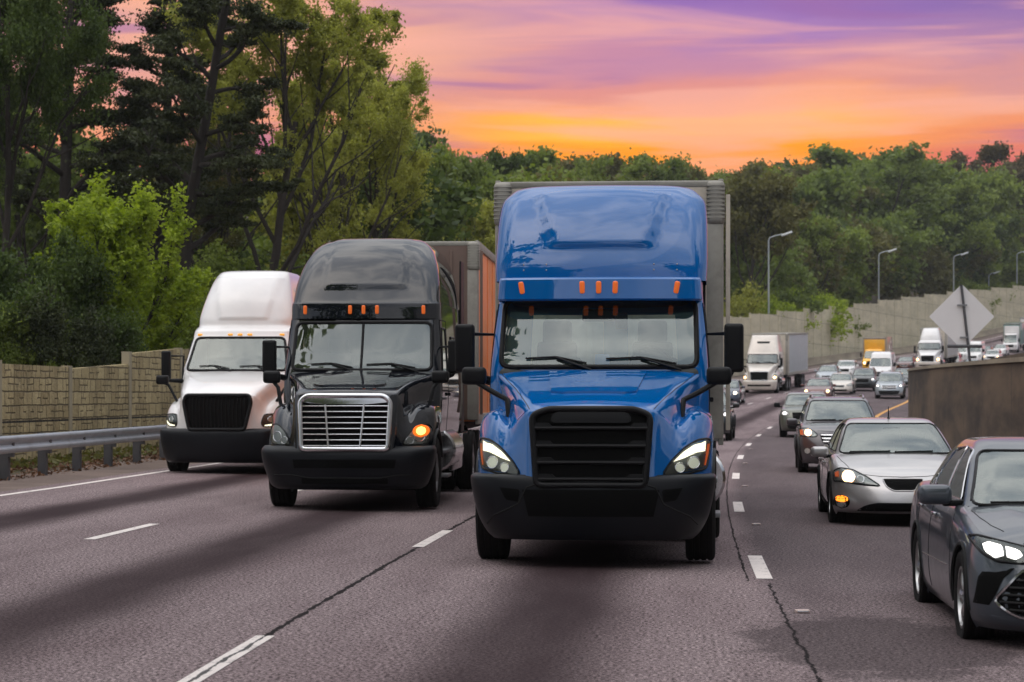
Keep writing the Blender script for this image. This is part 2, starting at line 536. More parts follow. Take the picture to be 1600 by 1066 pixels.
mats_as = asphalt()
Ys_road = seq(-60, 130, 2)+seq(132, 460, 4)
sheet('road', Ys_road, [-11.6, -9, -7.3, -5.5, -3.65, -1.8, 0, 1.8, 3.65, 5.0, 6.2], lambda Y, o: G(Y, o), mats_as)['kind'] = 'structure'
sheet('side_road', seq(113.5, 460, 4), [6.2, 12, 20, 30], lambda Y, o: G(Y, o)-.004, mats_as)['kind'] = 'structure'
sheet('shoulder', Ys_road, [-13.6, -12.6, -11.6], lambda Y, o: G(Y, o)-.006-.03*(o < -13), shoulder_mat())['kind'] = 'structure'
gy = seq(-160, 460, 8)+seq(480, 680, 20)
go = [-400, -250, -160, -120, -95, -75, -60, -50, -42, -36, -31, -27, -24, -21, -18, -16.5, -15, -12, -8, -4, 0, 4, 8, 12, 20, 30, 40, 55, 75, 100, 150, 250]
sheet('ground', gy, go, terrain, ground_mat(), uv=False)['kind'] = 'structure'

M['wline'] = line_mat('white_line_paint', (.78, .70, .66)); M['yline'] = line_mat('yellow_line_paint', (.62, .30, .06))
def strip(name, o0, w, Y0, Y1, mat, lift=.005, st=2., cat='road marking'):
    Ys = seq(Y0, Y1, st)
    of = o0 if callable(o0) else (lambda Y: o0)
    V_ = []
    for Y in Ys:
        for s in (-.5, .5): 
            o = of(Y)+s*w; V_.append((D(Y)+o, Y, G(Y, o)+lift))
    o_ = mk(name, V_, grid_faces(len(Ys), 2), mat, ang=80)
    l = o_.data.uv_layers.new(name='UVMap')
    for lp in o_.data.loops:
        v = V_[lp.vertex_index]; l.data[lp.index].uv = (v[0]-D(v[1]), v[1])
    return o_
dk = 0
for line, y0, nm in ((0., 21.25-12.2, 'first'), (-3.62, 12.65, 'second'), (-7.28, 25.3-12.2, 'third')):
    Y = y0
    while Y < 330:
        o = strip('lane_dash', line, .13 if line else .15, Y, Y+3.05, M['wline'], st=1.)
        o['kind'] = 'structure'; Y += 12.2; dk += 1
strip('edge_line', -11.2, .13, -40, 420, M['wline'])['kind'] = 'structure'
strip('yellow_edge_line', lambda Y: 4.25+1.2*ss(Y, 110, 150), .22, -20, 300, M['yline'])['kind'] = 'structure'

# raised pavement markers
for k, Y in enumerate((18.0, 30.1, 42.3, 54.5, 66.7)):
    p = RP(Y, .17)
    mb = MB(); mb.box((0, 0, .012), (.11, .10, .024), .008, m=0); mb.box((0, -.052, .013), (.09, .006, .014), .001, m=1)
    o = mb.build('pavement_marker', [simple('marker_body%d' % k, (.55, .42, .38), .5), M['chrome']]); o.location = p
    tag(o, ['raised road marker nearest the camera, below the closest dash right of the blue truck', 'raised road marker second from the camera beside the right dashed line',
            'third raised road marker along the right dashed line', 'fourth raised road marker along the right dashed line', 'farthest raised road marker along the right dashed line'][k], 'road marker', 'raised pavement markers')

# ------------------------------------------------------------------ guardrail
GR = -12.75
M['galv'] = simple('galvanised_steel', (.46, .50, .56), .38, .7, var=.14, scale=3, dirt=.2)
M['post'] = simple('weathered_post', (.085, .085, .095), .75, .2, var=.3, scale=5, dirt=.3)
gr = empty('guardrail', RP(40, GR)); tag(gr, 'galvanised steel guardrail on dark posts along the left shoulder', 'guardrail')
def rel(o, par):
    o.parent = par; o.matrix_parent_inverse = par.matrix_basis.inverted(); return o
prof = [(.0, .43), (.035, .45), (.05, .49), (.035, .53), (.0, .555), (-.02, .585), (.0, .615), (.035, .64), (.05, .68), (.035, .72), (0, .74)]
Ys = seq(20, 152, 1.9); V_ = []
for Y in Ys:
    for dx, dz in prof: 
        q = RP(Y, GR, dz+.04); V_.append((q.x+dx, q.y, q.z))
nc_ = len(prof)
F_ = grid_faces(len(Ys), nc_)
b = len(V_); V_ += [(x-.012, y, z) for x, y, z in V_]; F_ += [tuple(i+b for i in f[::-1]) for f in grid_faces(len(Ys), nc_)]
bpy.context.view_layer.update()
rel(mk('rail_beam', V_, F_, M['galv'], ang=60), gr)
post_me = MB().box((-.16, 0, .3), (.16, .13, 1.0), .008, m=0).box((-.045, 0, .58), (.09, .13, .32), .008, m=0).build('rail_post', M['post'])
for i, Y in enumerate(seq(20.6, 150, 2.25)):
    o = post_me if i == 0 else post_me.copy()
    if i: COL.objects.link(o)
    o.location = RP(Y, GR, -.02); o.rotation_euler = (0, 0, -Dh(Y)); rel(o, gr)

# ------------------------------------------------------------------ sound wall
def stone_mat(name, c0, c1, mortar, sc=1., drk=0.):
    m, nt, p, out = new_mat(name)
    uv = N(nt, 'ShaderNodeTexCoord').outputs['UV']
    dist = N(nt, 'ShaderNodeVectorMath'); dist.operation = 'ADD'
    nn = N(nt, 'ShaderNodeTexNoise'); nn.inputs['Scale'].default_value = 3; nt.links.new(uv, nn.inputs['Vector'])
    sc_ = N(nt, 'ShaderNodeVectorMath'); sc_.operation = 'SCALE'; sc_.inputs[3].default_value = .06; nt.links.new(nn.outputs['Color'], sc_.inputs[0])
    nt.links.new(uv, dist.inputs[0]); nt.links.new(sc_.outputs[0], dist.inputs[1])
    def brick(scale, w, h, off):
        b = N(nt, 'ShaderNodeTexBrick'); b.offset = off; b.squash = .7; b.squash_frequency = 3
        b.inputs['Scale'].default_value = scale; b.inputs['Brick Width'].default_value = w; b.inputs['Row Height'].default_value = h
        b.inputs['Mortar Size'].default_value = .018; b.inputs['Mortar Smooth'].default_value = .6
        b.inputs['Color1'].default_value = (0, 0, 0, 1); b.inputs['Color2'].default_value = (1, 1, 1, 1); b.inputs['Mortar'].default_value = (.5, .5, .5, 1)
        nt.links.new(dist.outputs[0], b.inputs['Vector']); return b
    b1 = brick(sc, .62, .30, .37); b2 = brick(sc, .34, .15, .6)
    sel = smooth(nt, noise(nt, uv, 1.7, 1), .50, .54)
    mort = mth(nt, 'ADD', mth(nt, 'MULTIPLY', b1.outputs['Fac'], .95), mth(nt, 'MULTIPLY', mth(nt, 'MULTIPLY', b2.outputs['Fac'], sel), .8), clamp=True)
    c = mixc(nt, b1.outputs['Color'], c0, c1)
    c = mixc(nt, mth(nt, 'MULTIPLY', noise(nt, uv, 12, 6, .7), .55), c, mixc(nt, 1., c, (.45, .43, .38), 'MULTIPLY'))
    c = mixc(nt, mort, c, mortar)
    st = noise(nt, vmap(nt, uv, (1.4, .25, 1)), 1.2, 5, .6)
    c = mixc(nt, mth(nt, 'MULTIPLY', smooth(nt, st, .45, .7), .35+drk), c, (.07, .055, .03))
    sepz = N(nt, 'ShaderNodeSeparateXYZ'); nt.links.new(uv, sepz.inputs[0])
    c = mixc(nt, mth(nt, 'LESS_THAN', mth(nt, 'ABSOLUTE', mth(nt, 'SUBTRACT', sepz.outputs[1], 1.12)), .022), c, (.012, .009, .006))
    nt.links.new(c, p.inputs['Base Color']); p.inputs['Roughness'].default_value = .92
    b = N(nt, 'ShaderNodeBump'); b.inputs['Strength'].default_value = 1.; b.inputs['Distance'].default_value = .05
    nt.links.new(mth(nt, 'SUBTRACT', noise(nt, uv, 9, 5, .6), mth(nt, 'MULTIPLY', mort, 2.)), b.inputs['Height'])
    nt.links.new(b.outputs[0], p.inputs['Normal'])
    return m
M['stone'] = stone_mat('ashlar_panel', (.42, .33, .17), (.60, .49, .27), (.10, .075, .04))
def conc_mat(name, base, dark, streak=.8, bands=False):
    m, nt, p, out = new_mat(name)
    uv = N(nt, 'ShaderNodeTexCoord').outputs['UV']
    a = noise(nt, vmap(nt, uv, (.10, .55, 1)), 1.2, 5, .6); b_ = noise(nt, vmap(nt, uv, (.2, .8, 1)), 3, 5, .6); c_ = noise(nt, vmap(nt, uv, (.22, .35, 1)), .9, 5, .62)
    c = mixc(nt, mth(nt, 'MULTIPLY', smooth(nt, a, .32, .68), streak), base, dark)
    c = mixc(nt, mth(nt, 'MULTIPLY', smooth(nt, b_, .45, .75), .35), c, tuple(x*.45 for x in base))
    c = mixc(nt, mth(nt, 'MULTIPLY', smooth(nt, c_, .52, .68), .4*streak), c, tuple(x*1.35 for x in base))
    if bands:
        sep = N(nt, 'ShaderNodeSeparateXYZ'); nt.links.new(uv, sep.inputs[0])
        pj = mth(nt, 'PINGPONG', sep.outputs[0], 6.)
        c = mixc(nt, mth(nt, 'MULTIPLY', smooth(nt, pj, .06, .02), .7), c, (.03, .025, .02))
        vv = mth(nt, 'PINGPONG', mth(nt, 'SUBTRACT', sep.outputs[1], .1), 1.22)
        c = mixc(nt, mth(nt, 'MULTIPLY', smooth(nt, vv, .03, .01), .7), c, (.01, .009, .008))
    nt.links.new(c, p.inputs['Base Color']); p.inputs['Roughness'].default_value = .9
    b = N(nt, 'ShaderNodeBump'); b.inputs['Strength'].default_value = .5; b.inputs['Distance'].default_value = .02
    nt.links.new(b_, b.inputs['Height']); nt.links.new(b.outputs[0], p.inputs['Normal'])
    return m
M['farpanel'] = conc_mat('plain_wall_panel', (.60, .53, .38), (.42, .375, .26), .7, True)
M['wallpost'] = conc_mat('wall_post_concrete', (.38, .33, .23), (.25, .21, .14), .5)
M['darkconc'] = conc_mat('stained_concrete', (.135, .092, .058), (.020, .015, .012), .95, True)
M['conc'] = conc_mat('pale_concrete', (.33, .28, .20), (.16, .13, .10), .7)

def path_box(name, P0, P1, z0a, z1a, z0b, z1b, th, mat, uvx=0, bev=0):
    """a slab standing between two plan points; side heights may differ at each end"""
    d = Vector((P1[0]-P0[0], P1[1]-P0[1], 0)); L = d.length; d.normalize(); n = Vector((-d.y, d.x, 0))*th/2
    a, b = Vector((*P0[:2], 0)), Vector((*P1[:2], 0))
    V_ = [a-n+Vector((0, 0, z0a)), b-n+Vector((0, 0, z0b)), b-n+Vector((0, 0, z1b)), a-n+Vector((0, 0, z1a)),
          a+n+Vector((0, 0, z0a)), b+n+Vector((0, 0, z0b)), b+n+Vector((0, 0, z1b)), a+n+Vector((0, 0, z1a))]
    F_ = [(0, 1, 2, 3), (5, 4, 7, 6), (3, 2, 6, 7), (1, 5, 6, 2), (4, 0, 3, 7), (4, 5, 1, 0)]
    o = mk(name, V_, F_, mat, ang=20)
    l = o.data.uv_layers.new(name='UVMap'); me = o.data
    for lp in me.loops:
        v = me.vertices[lp.vertex_index].co
        l.data[lp.index].uv = (uvx+(Vector((v.x, v.y, 0))-a).dot(d), v.z)
    return o
WT = [(20, 2.2), (38, 2.3), (48, 2.38), (53, 2.32), (58, 2.3), (58.3, 2.76), (64, 2.98), (100, 4.1), (150, 5.9), (209, 8.6), (281, 12.5), (309, 14.5), (396, 20.4), (440, 23.8)]
def wt(Y): return float(np.interp(Y, [a for a, b in WT], [b for a, b in WT]))
WO = -15.5
nodesY = [28.2+5.0*i for i in range(83)]; nodesY = [y for y in nodesY if y < 440]
w1 = empty('sound_wall', RP(30, WO)); tag(w1, 'tan block-patterned noise barrier wall behind the left guardrail', 'wall')
w2 = empty('sound_wall', RP(150, WO)); tag(w2, 'long plain tan noise barrier wall stepping uphill in the distance', 'wall')
bpy.context.view_layer.update()
ux = 0
for i in range(len(nodesY)-1):
    a, b = nodesY[i], nodesY[i+1]; near = a < 130; par = w1 if near else w2
    step = i if a < 70 else (i//3)*3
    sa = nodesY[step]; sb = nodesY[min(step+(1 if a < 70 else 3), len(nodesY)-1)]
    z1 = wt((sa+sb)/2)
    if a < 70: z1a, z1b = wt(a+.1)-.02, wt(b-.1)+.02
    else: z1a = .55*wt(a)+.45*z1; z1b = .55*wt(b)+.45*z1
    P0, P1 = RP(a, WO), RP(b, WO)
    o = path_box('wall_panel', P0, P1, P0.z-.3, z1a, P1.z-.3, z1b, .18, M['stone'] if near else M['farpanel'], ux); rel(o, par)
    ux += (P1-P0).length
    q = MB(); q.box((0, 0, 0), (.26, .34, 1), .01)
    po = path_box('wall_post', (P0.x, P0.y-.13), (P0.x+.02, P0.y+.13), P0.z-.3, max(z1a, wt(a-.3))+.05 if a < 70 else z1a+.08, P0.z-.3, max(z1a, wt(a-.3))+.05 if a < 70 else z1a+.08, .20, M['wallpost' if near else 'farpanel'], 1.3); rel(po, par)

# far roadside barrier
V_ = []; prof = [(-.30, 0), (-.30, .08), (-.15, .30), (-.10, .85), (.10, .85), (.15, .30), (.30, .08), (.30, 0)]
def sweep(name, off, Y0, Y1, prof, mat, st=4., zf=None, ends=True, ang=30):
    Ys = seq(Y0, Y1, st); V_ = []; acc = 0; U = []; pv = None
    for Y in Ys:
        o_ = off(Y) if callable(off) else off
        if pv is not None: acc += math.hypot(D(Y)+o_-pv[0], Y-pv[1])
        pv = (D(Y)+o_, Y)
        base = zf(Y) if zf else G(Y, o_)
        for dx, dz in prof:
            z = dz(Y) if callable(dz) else base+dz
            V_.append((D(Y)+o_+dx, Y, z)); U.append((acc+dx, z))
    nc = len(prof); F_ = grid_faces(len(Ys), nc)
    if ends: F_ += [tuple(range(nc))[::-1], tuple((len(Ys)-1)*nc+j for j in range(nc))]
    F_ = [f[::-1] for f in F_]
    o = mk(name, V_, F_, mat, ang=ang)
    l = o.data.uv_layers.new(name='UVMap')
    for lp in o.data.loops: l.data[lp.index].uv = U[lp.vertex_index]
    return o
o = sweep('concrete_barrier', -13.7, 154, 430, prof, M['conc']); tag(o, 'low pale concrete barrier at the foot of the distant noise wall', 'barrier')

# ------------------------------------------------------------------ right retaining wall
def rwt(Y): return 2.38+.0068*(Y-47)
rw = empty('retaining_wall', RP(112, 6.4)); tag(rw, 'dark stained concrete median wall with pale cap on the right', 'wall')
bpy.context.view_layer.update()
rel(sweep('wall_face', 5.95, 14, 112.5, [(0, -.2), (0, rwt), (.45, lambda Y: rwt(Y)+.0), (.45, -.2)], M['darkconc'], 2.), rw)
rel(sweep('wall_cap', 5.95, 14, 112.7, [(-.05, rwt), (-.05, lambda Y: rwt(Y)+.10), (.50, lambda Y: rwt(Y)+.10), (.50, rwt)], M['conc'], 2.), rw)
rw2 = empty('median_wall', RP(112, 7.9)); tag(rw2, 'taller dark concrete wall rising behind the capped median wall', 'wall')
bpy.context.view_layer.update()
rel(sweep('wall_face', 7.7, 14, 108, [(0, -.2), (0, lambda Y: rwt(Y)+.12+.30*ss(108-Y, 0, 62)), (.35, lambda Y: rwt(Y)+.12+.30*ss(108-Y, 0, 62)), (.35, -.2)], M['darkconc'], 2.), rw2)
rel(sweep('wall_fill', 6.4, 14, 108.2, [(0, -.1), (0, lambda Y: rwt(Y)+.03), (1.35, lambda Y: rwt(Y)+.03), (1.35, -.1)], M['darkconc'], 2.), rw2)

# sign seen from behind
sp = RP(60.7, 6.15); sgn = empty('road_sign', (sp.x, sp.y, rwt(60.7)+.1), rz=-.02)
tag(sgn, 'large diamond road sign seen from behind on a slim dark post above the median wall', 'road sign')
mb = MB(); h = .86
q = chaikin([(0, -h), (h, 0), (0, h), (-h, 0)], 2)
zc = (617-495)*60.7/3600+1.7-sgn.location.z
V_ = [(x-.34, -.004, zc+z) for x, z in q]+[(x-.34, .004, zc+z) for x, z in q]; n = len(q)
mb.add(V_, [tuple(range(n)), tuple(range(2*n-1, n-1, -1))]+[(i, i+n, (i+1) % n+n, (i+1) % n) for i in range(n)])
mb.build('sign_plate', M['plate'], sgn)
MB().tube([(-.12, -.02, -.06), (-.36, -.05, zc+h*.98)], .035, 8).build('sign_post', M['post'], sgn)
MB().box((-.34, -.06, zc+.30), (.26, .03, .05), .004).box((-.3, -.06, zc-.55), (.2, .03, .05), .004).build('bracket', M['steel'], sgn)
MB().tube([(-.72, -.05, zc-.78), (.18, -.05, zc-.78)], .05, 6).build('crossbar', M['post'], sgn)

# ------------------------------------------------------------------ street lamps
M['lamppost'] = simple('galvanised_pole', (.42, .45, .46), .45, .5, var=.1)
def street_lamp(px, Y, ytop, arm, label, r=.11):
    X = (px-800)*Y/3600; zt = 1.7+(617-ytop)*Y/3600; zb = terrain(Y, X-D(Y))
    o = empty('street_lamp', (X, Y, zb)); tag(o, label, 'street lamp', 'street lamps behind the noise wall')
    H = zt-zb; mb = MB()
    mb.tube([(0, 0, 0), (0, 0, H*.5), (0, 0, H-.6)], [r, r*.8, r*.6], 10)
    mb.build('pole', M['lamppost'], o)
    MB().tube([(0, 0, H-.65), (.12, 0, H-.35), (arm*.5, 0, H-.15), (arm, 0, H)], r*.5, 8).build('arm', M['lamppost'], o)
    mb = MB(); mb.box((arm+.45, 0, H+.04), (1.15, .42, .22), .09, Matrix.Rotation(-.35, 4, 'Y'), seg=3)
    mb.build('lamp_head', simple('lamp_housing', (.7, .72, .72), .4), o)
street_lamp(1201, 234, 366, 1.4, 'tallest looking street lamp, leftmost behind the distant noise wall', .12)
street_lamp(1373, 299, 392, 1.3, 'street lamp second from left, above the dark woodland', .12)
street_lamp(1490, 347, 397, 1.2, 'street lamp standing directly above the diamond sign', .12)
street_lamp(1545, 384, 426, .9, 'smallest street lamp, low in the trees right of the sign', .13)
street_lamp(1589, 395, 393, 1.2, 'street lamp at the right edge of the picture', .14)

# ------------------------------------------------------------------ wheels
_wc = {}
def wheel(parent, x, y, r, w, kind='truck', groove=True, zc=None):
    """tyre mesh with a rim child; outer side faces away from the centre line"""
    s = 1 if x > 0 else -1
    key = (r, w, kind, s)
    if key not in _wc:
        mb = MB(); h = w/2; ri = r*(.57 if kind == 'truck' else .66)
        p = [(ri, -h*.75), (ri+.03, -h*.9), (r*.86, -h), (r*.95, -h*.95), (r, -h*.78)]
        for g in (-.45, 0, .45): p += [(r, (g-.07)*h), (r-.012, (g-.05)*h), (r-.012, (g+.05)*h), (r, (g+.07)*h)]
        p += [(r, h*.78), (r*.95, h*.95), (r*.86, h), (ri+.03, h*.9), (ri, h*.75)]
        mb.lathe(p, (0, 0, 0), 'x', 44)
        a = mb.build('wheel', M['rubber'])
        mb = MB()
        if kind == 'truck':
            mb.lathe([(ri, -s*h*.8), (ri, s*h*.8), (ri-.03, s*h*.72), (ri-.05, s*h*.2), (ri*.62, s*h*.15), (ri*.5, s*h*.75), (ri*.3, s*h*.95), (.001, s*h*.98)], (0, 0, 0), 'x', 32)
            for k in range(10):
                t = 2*PI*k/10; mb.tube([(s*h*.1, ri*.7*math.cos(t), ri*.7*math.sin(t)), (s*h*.42, ri*.7*math.cos(t), ri*.7*math.sin(t))], .018, 6)
            rb = mb.build('rim', M['steel'] if kind == 'truck' else M['alloy'])
        else:
            mb.lathe([(ri, -s*h*.8), (ri, s*h*.85), (ri-.018, s*h*.85), (ri-.03, s*h*.3)], (0, 0, 0), 'x', 36)
            mb.lathe([(ri-.03, -s*h*.1), (.001, -s*h*.1)], (0, 0, 0), 'x', 24, m=1)
            mb.lathe([(.075, -s*h*.1), (.075, s*h*.5), (.05, s*h*.62), (.001, s*h*.64)], (0, 0, 0), 'x', 20)
            for k in range(10):
                t = 2*PI*(k//2)/5+(.13 if k % 2 else -.13)
                mb.tube([(s*h*.5, .06*math.cos(t), .06*math.sin(t)), (s*h*.62, ri*.55*math.cos(t), ri*.55*math.sin(t)), (s*h*.55, (ri-.02)*math.cos(t*1.0+(.06 if k % 2 else -.06)), (ri-.02)*math.sin(t+(.06 if k % 2 else -.06)))], [.030, .024, .02], 6)
            rb = mb.build('rim', [M['alloy'], M['void']])
        rb.parent = a; _wc[key] = (a, rb); o, c = a, rb
    else:
        a, rb = _wc[key]; o = a.copy(); c = rb.copy(); COL.objects.link(o); COL.objects.link(c); c.parent = o
    o.parent = parent; o.location = (x, y, r if zc is None else zc); return o

def place(root, X, Y, z, phi):
    gr_ = math.atan((zp(Y+8)-zp(Y))/8)
    root.location = (X, Y, z); root.rotation_euler = (gr_, 0, -phi)

def lamp_unit(par, bvh, poly, glow=None, glowm='led', circles=(), circm='reflector', amber=None, guess=.4, lens=True, housing='reflector'):
    """headlight part: housing, lit element and lens; poly for x>0 or x<0 given directly"""
    mb = MB(); panel(mb, bvh, poly, off=.002, nr=10, nc=14, thick=.03, guess=guess)
    hl = mb.build('headlight', M[housing], par)
    if glow:
        for g in (glow if isinstance(glow[0][0], (list, tuple)) else [glow]):
            mb = MB(); panel(mb, bvh, g, off=.012, nr=6, nc=12, thick=.008, guess=guess); mb.build('light_strip', M[glowm], hl)
    for (cx, cz, r, mt) in circles:
        mb = MB(); pl = [(cx+r*math.cos(t), cz+r*math.sin(t)) for t in np.linspace(0, 2*PI, 17)[:-1]]
        panel(mb, bvh, pl, off=.010, nr=8, nc=8, thick=.01, guess=guess); mb.build('bulb', M[mt], hl)
        mb = MB(); seam(mb, bvh, pl, .007, off=.014, closed=True, guess=guess, dens=.03); mb.build('bulb_ring', M['chrome'], hl)
    if amber:
        mb = MB(); panel(mb, bvh, amber, off=.013, nr=6, nc=8, thick=.01, guess=guess); mb.build('turn_signal', M['amber'], hl)
    mb = MB(); seam(mb, bvh, poly, .012, off=.006, closed=True, guess=guess, dens=.04); mb.build('lamp_trim', M['plastic'], hl)
    if lens:
        mb = MB(); panel(mb, bvh, poly, off=.022, nr=8, nc=12, thick=.0, guess=guess); mb.build('lens', M['lens'], hl)
    return hl

def flipp(poly): return [(-a, b) for a, b in poly]

def trailer(root, y0, L, mat_front, mat_side, z0=1.12, z1=4.08, hw=1.285, mat_post='alum', xoff=0):
    t = MB(); 
    t.box((0, y0+L/2, (z0+z1)/2), (2*hw-.06, L-.05, z1-z0-.06), .02, m=0)
    tr = t.build('trailer', M[mat_side], root)
    mb = MB(); mb.box((0, y0+.0, (z0+z1)/2), (2*hw-.34, .05, z1-z0-.12), .01)
    for k in range(5): mb.box((-hw+.55+k*.52, y0-.03, (z0+z1)/2), (.05, .03, z1-z0-.3), .01)
    mb.build('front_panel', M[mat_front], tr)
    for s in (-1, 1):
        mb = MB()
        mb.box((s*(hw-.09), y0+.06, (z0+z1)/2-.2), (.2, .2, z1-z0-.5), .05)
        mb.box((s*(hw-.08), y0+.10, z1-.24), (.205, .32, .50), .06, seg=3)
        for k in range(9): mb.box((s*(hw-.079), y0+.10, z1-.05-.045*k), (.208, .325, .016), .005)
        mb.build('corner_post', M[mat_post], tr)
    mb = MB(); 
    for s in (-1, 1): mb.box((s*(hw-.02), y0+L/2, z1-.04), (.06, L, .14), .015); mb.box((s*(hw-.02), y0+L/2, z0+.07), (.06, L, .18), .015)
    mb.box((0, y0+.02, z1-.03), (2*hw-.2, .10, .07), .015); mb.build('side_rail', M[mat_post], tr)
    mb = MB(); mb.box((0, y0+L/2, z1+.004), (2*hw-.1, L-.1, .03), .01); mb.build('roof_sheet', M['alum'], tr)
    n = int(L/1.25)
    for s in (-1, 1):
        mb = MB(); mb.box((s*(hw-.028), y0+L/2, z0+.9), (.012, L-.2, .05), .002)
        for k in range(1, n): mb.box((s*(hw-.026), y0+k*L/n, (z0+z1)/2), (.02, .05, z1-z0-.25), .003)
        mb.build('side_ribs', M[mat_side], tr)
    mb = MB(); mb.box((0, y0+L/2, 1.02), (1.1, L-1, .22), .03); mb.box((0, y0+2.6, .92), (1.8, .14, .2), .01)
    for s in (-1, 1): mb.box((s*.8, y0+2.6, .6), (.14, .14, .9), .01); mb.box((s*.8, y0+2.6, .2), (.3, .3, .06), .01)
    mb.build('trailer_chassis', M['void'], tr)
    for s in (-1, 1):
        for yy in (L-3.8, L-2.5):
            for xx in (1.12, .80):
                w_ = wheel(tr, s*xx, y0+yy, .5, .26); 
    return tr

def mirror_set(root, x, y, z, hx, hz0, hz1, hoodx, hoody, hoodz, attach, arm_at):
    for s in (-1, 1):
        mb = MB(); mb.box((s*x, y, (hz0+hz1)/2), (hx, .16, hz1-hz0), .045, seg=3); mi = mb.build('mirror', M['plastic'], root)
        mb = MB(); mb.tube([(s*x, y+.02, hz0+.05), (s*(x-.04), y+.05, hz0-.02), (s*arm_at[0], arm_at[1], arm_at[2])], [.03, .035, .05], 8)
        mb.tube([(s*x, y+.02, hz1-.1), (s*arm_at[0], arm_at[1]+.1, hz1-.1), (s*arm_at[0], arm_at[1], arm_at[2])], .022, 8)
        mb.build('mirror_arm', M['plastic'], mi)
        mb = MB(); mb.box((s*x, y+.084, (hz0+hz1)/2), (hx-.05, .008, hz1-hz0-.07), .003); mb.build('mirror_glass', M['chrome'], mi)
        mb = MB(); mb.box((s*hoodx, hoody, hoodz), (.25, .14, .18), .055, seg=3); hm = mb.build('hood_mirror', M['plastic'], root)
        mb = MB(); mb.tube([(s*(hoodx-.02), hoody, hoodz-.06)]+[(s*a, b, c) for a, b, c in attach], [.028]*(len(attach)+1), 8)
        mb.build('mirror_arm', M['plastic'], hm)

def interior(root, yw, hw, zseat=1.45, gap=.52, sleeper=False):
    d = MB(); d.box((0, yw+.35, 1.82), (2*hw-.1, .55, .26), .08, seg=3); d.box((.5, yw+.62, 1.92), (.5, .2, .12), .05, seg=3)
    d.build('dashboard', M['dash'], root)
    for s in (-1, 1):
        mb = MB(); mb.box((s*gap, yw+1.25, zseat-.05), (.52, .5, .16), .06, seg=3)
        R_ = Matrix.Rotation(-.12, 4, 'X')
        mb.box((s*gap, yw+1.52, zseat+.32), (.56, .15, .62), .07, R_, seg=3); mb.box((s*gap, yw+1.55, zseat+.62), (.44, .14, .36), .10, R_, seg=4); mb.box((s*gap, yw+1.58, zseat+.90), (.32, .11, .26), .05, R_, seg=3)
        mb.build('seat', M['seat'], root)
    mb = MB(); c = Vector((gap, yw+.86, 1.98)); P_ = []
    for i in range(24):
        t = 2*PI*i/24; P_.append(c+Vector((.225*math.cos(t), .225*math.sin(t)*.55, .225*math.sin(t)*.83)))
    mb.tube(P_, .017, 6, closed=True); mb.tube([c, c+Vector((0, -.25, -.15))], .03, 6); mb.tube([P_[0], P_[12]], .014, 6); mb.build('steering_wheel', M['plastic'], root)
    if sleeper:
        MB().box((0, yw+2.1, 2.1), (2*hw-.15, .04, 1.9), .01).build('curtain', M['dash'], root)

def person_driver(x, y, z, label, vehicle_yaw, loc):
    pass

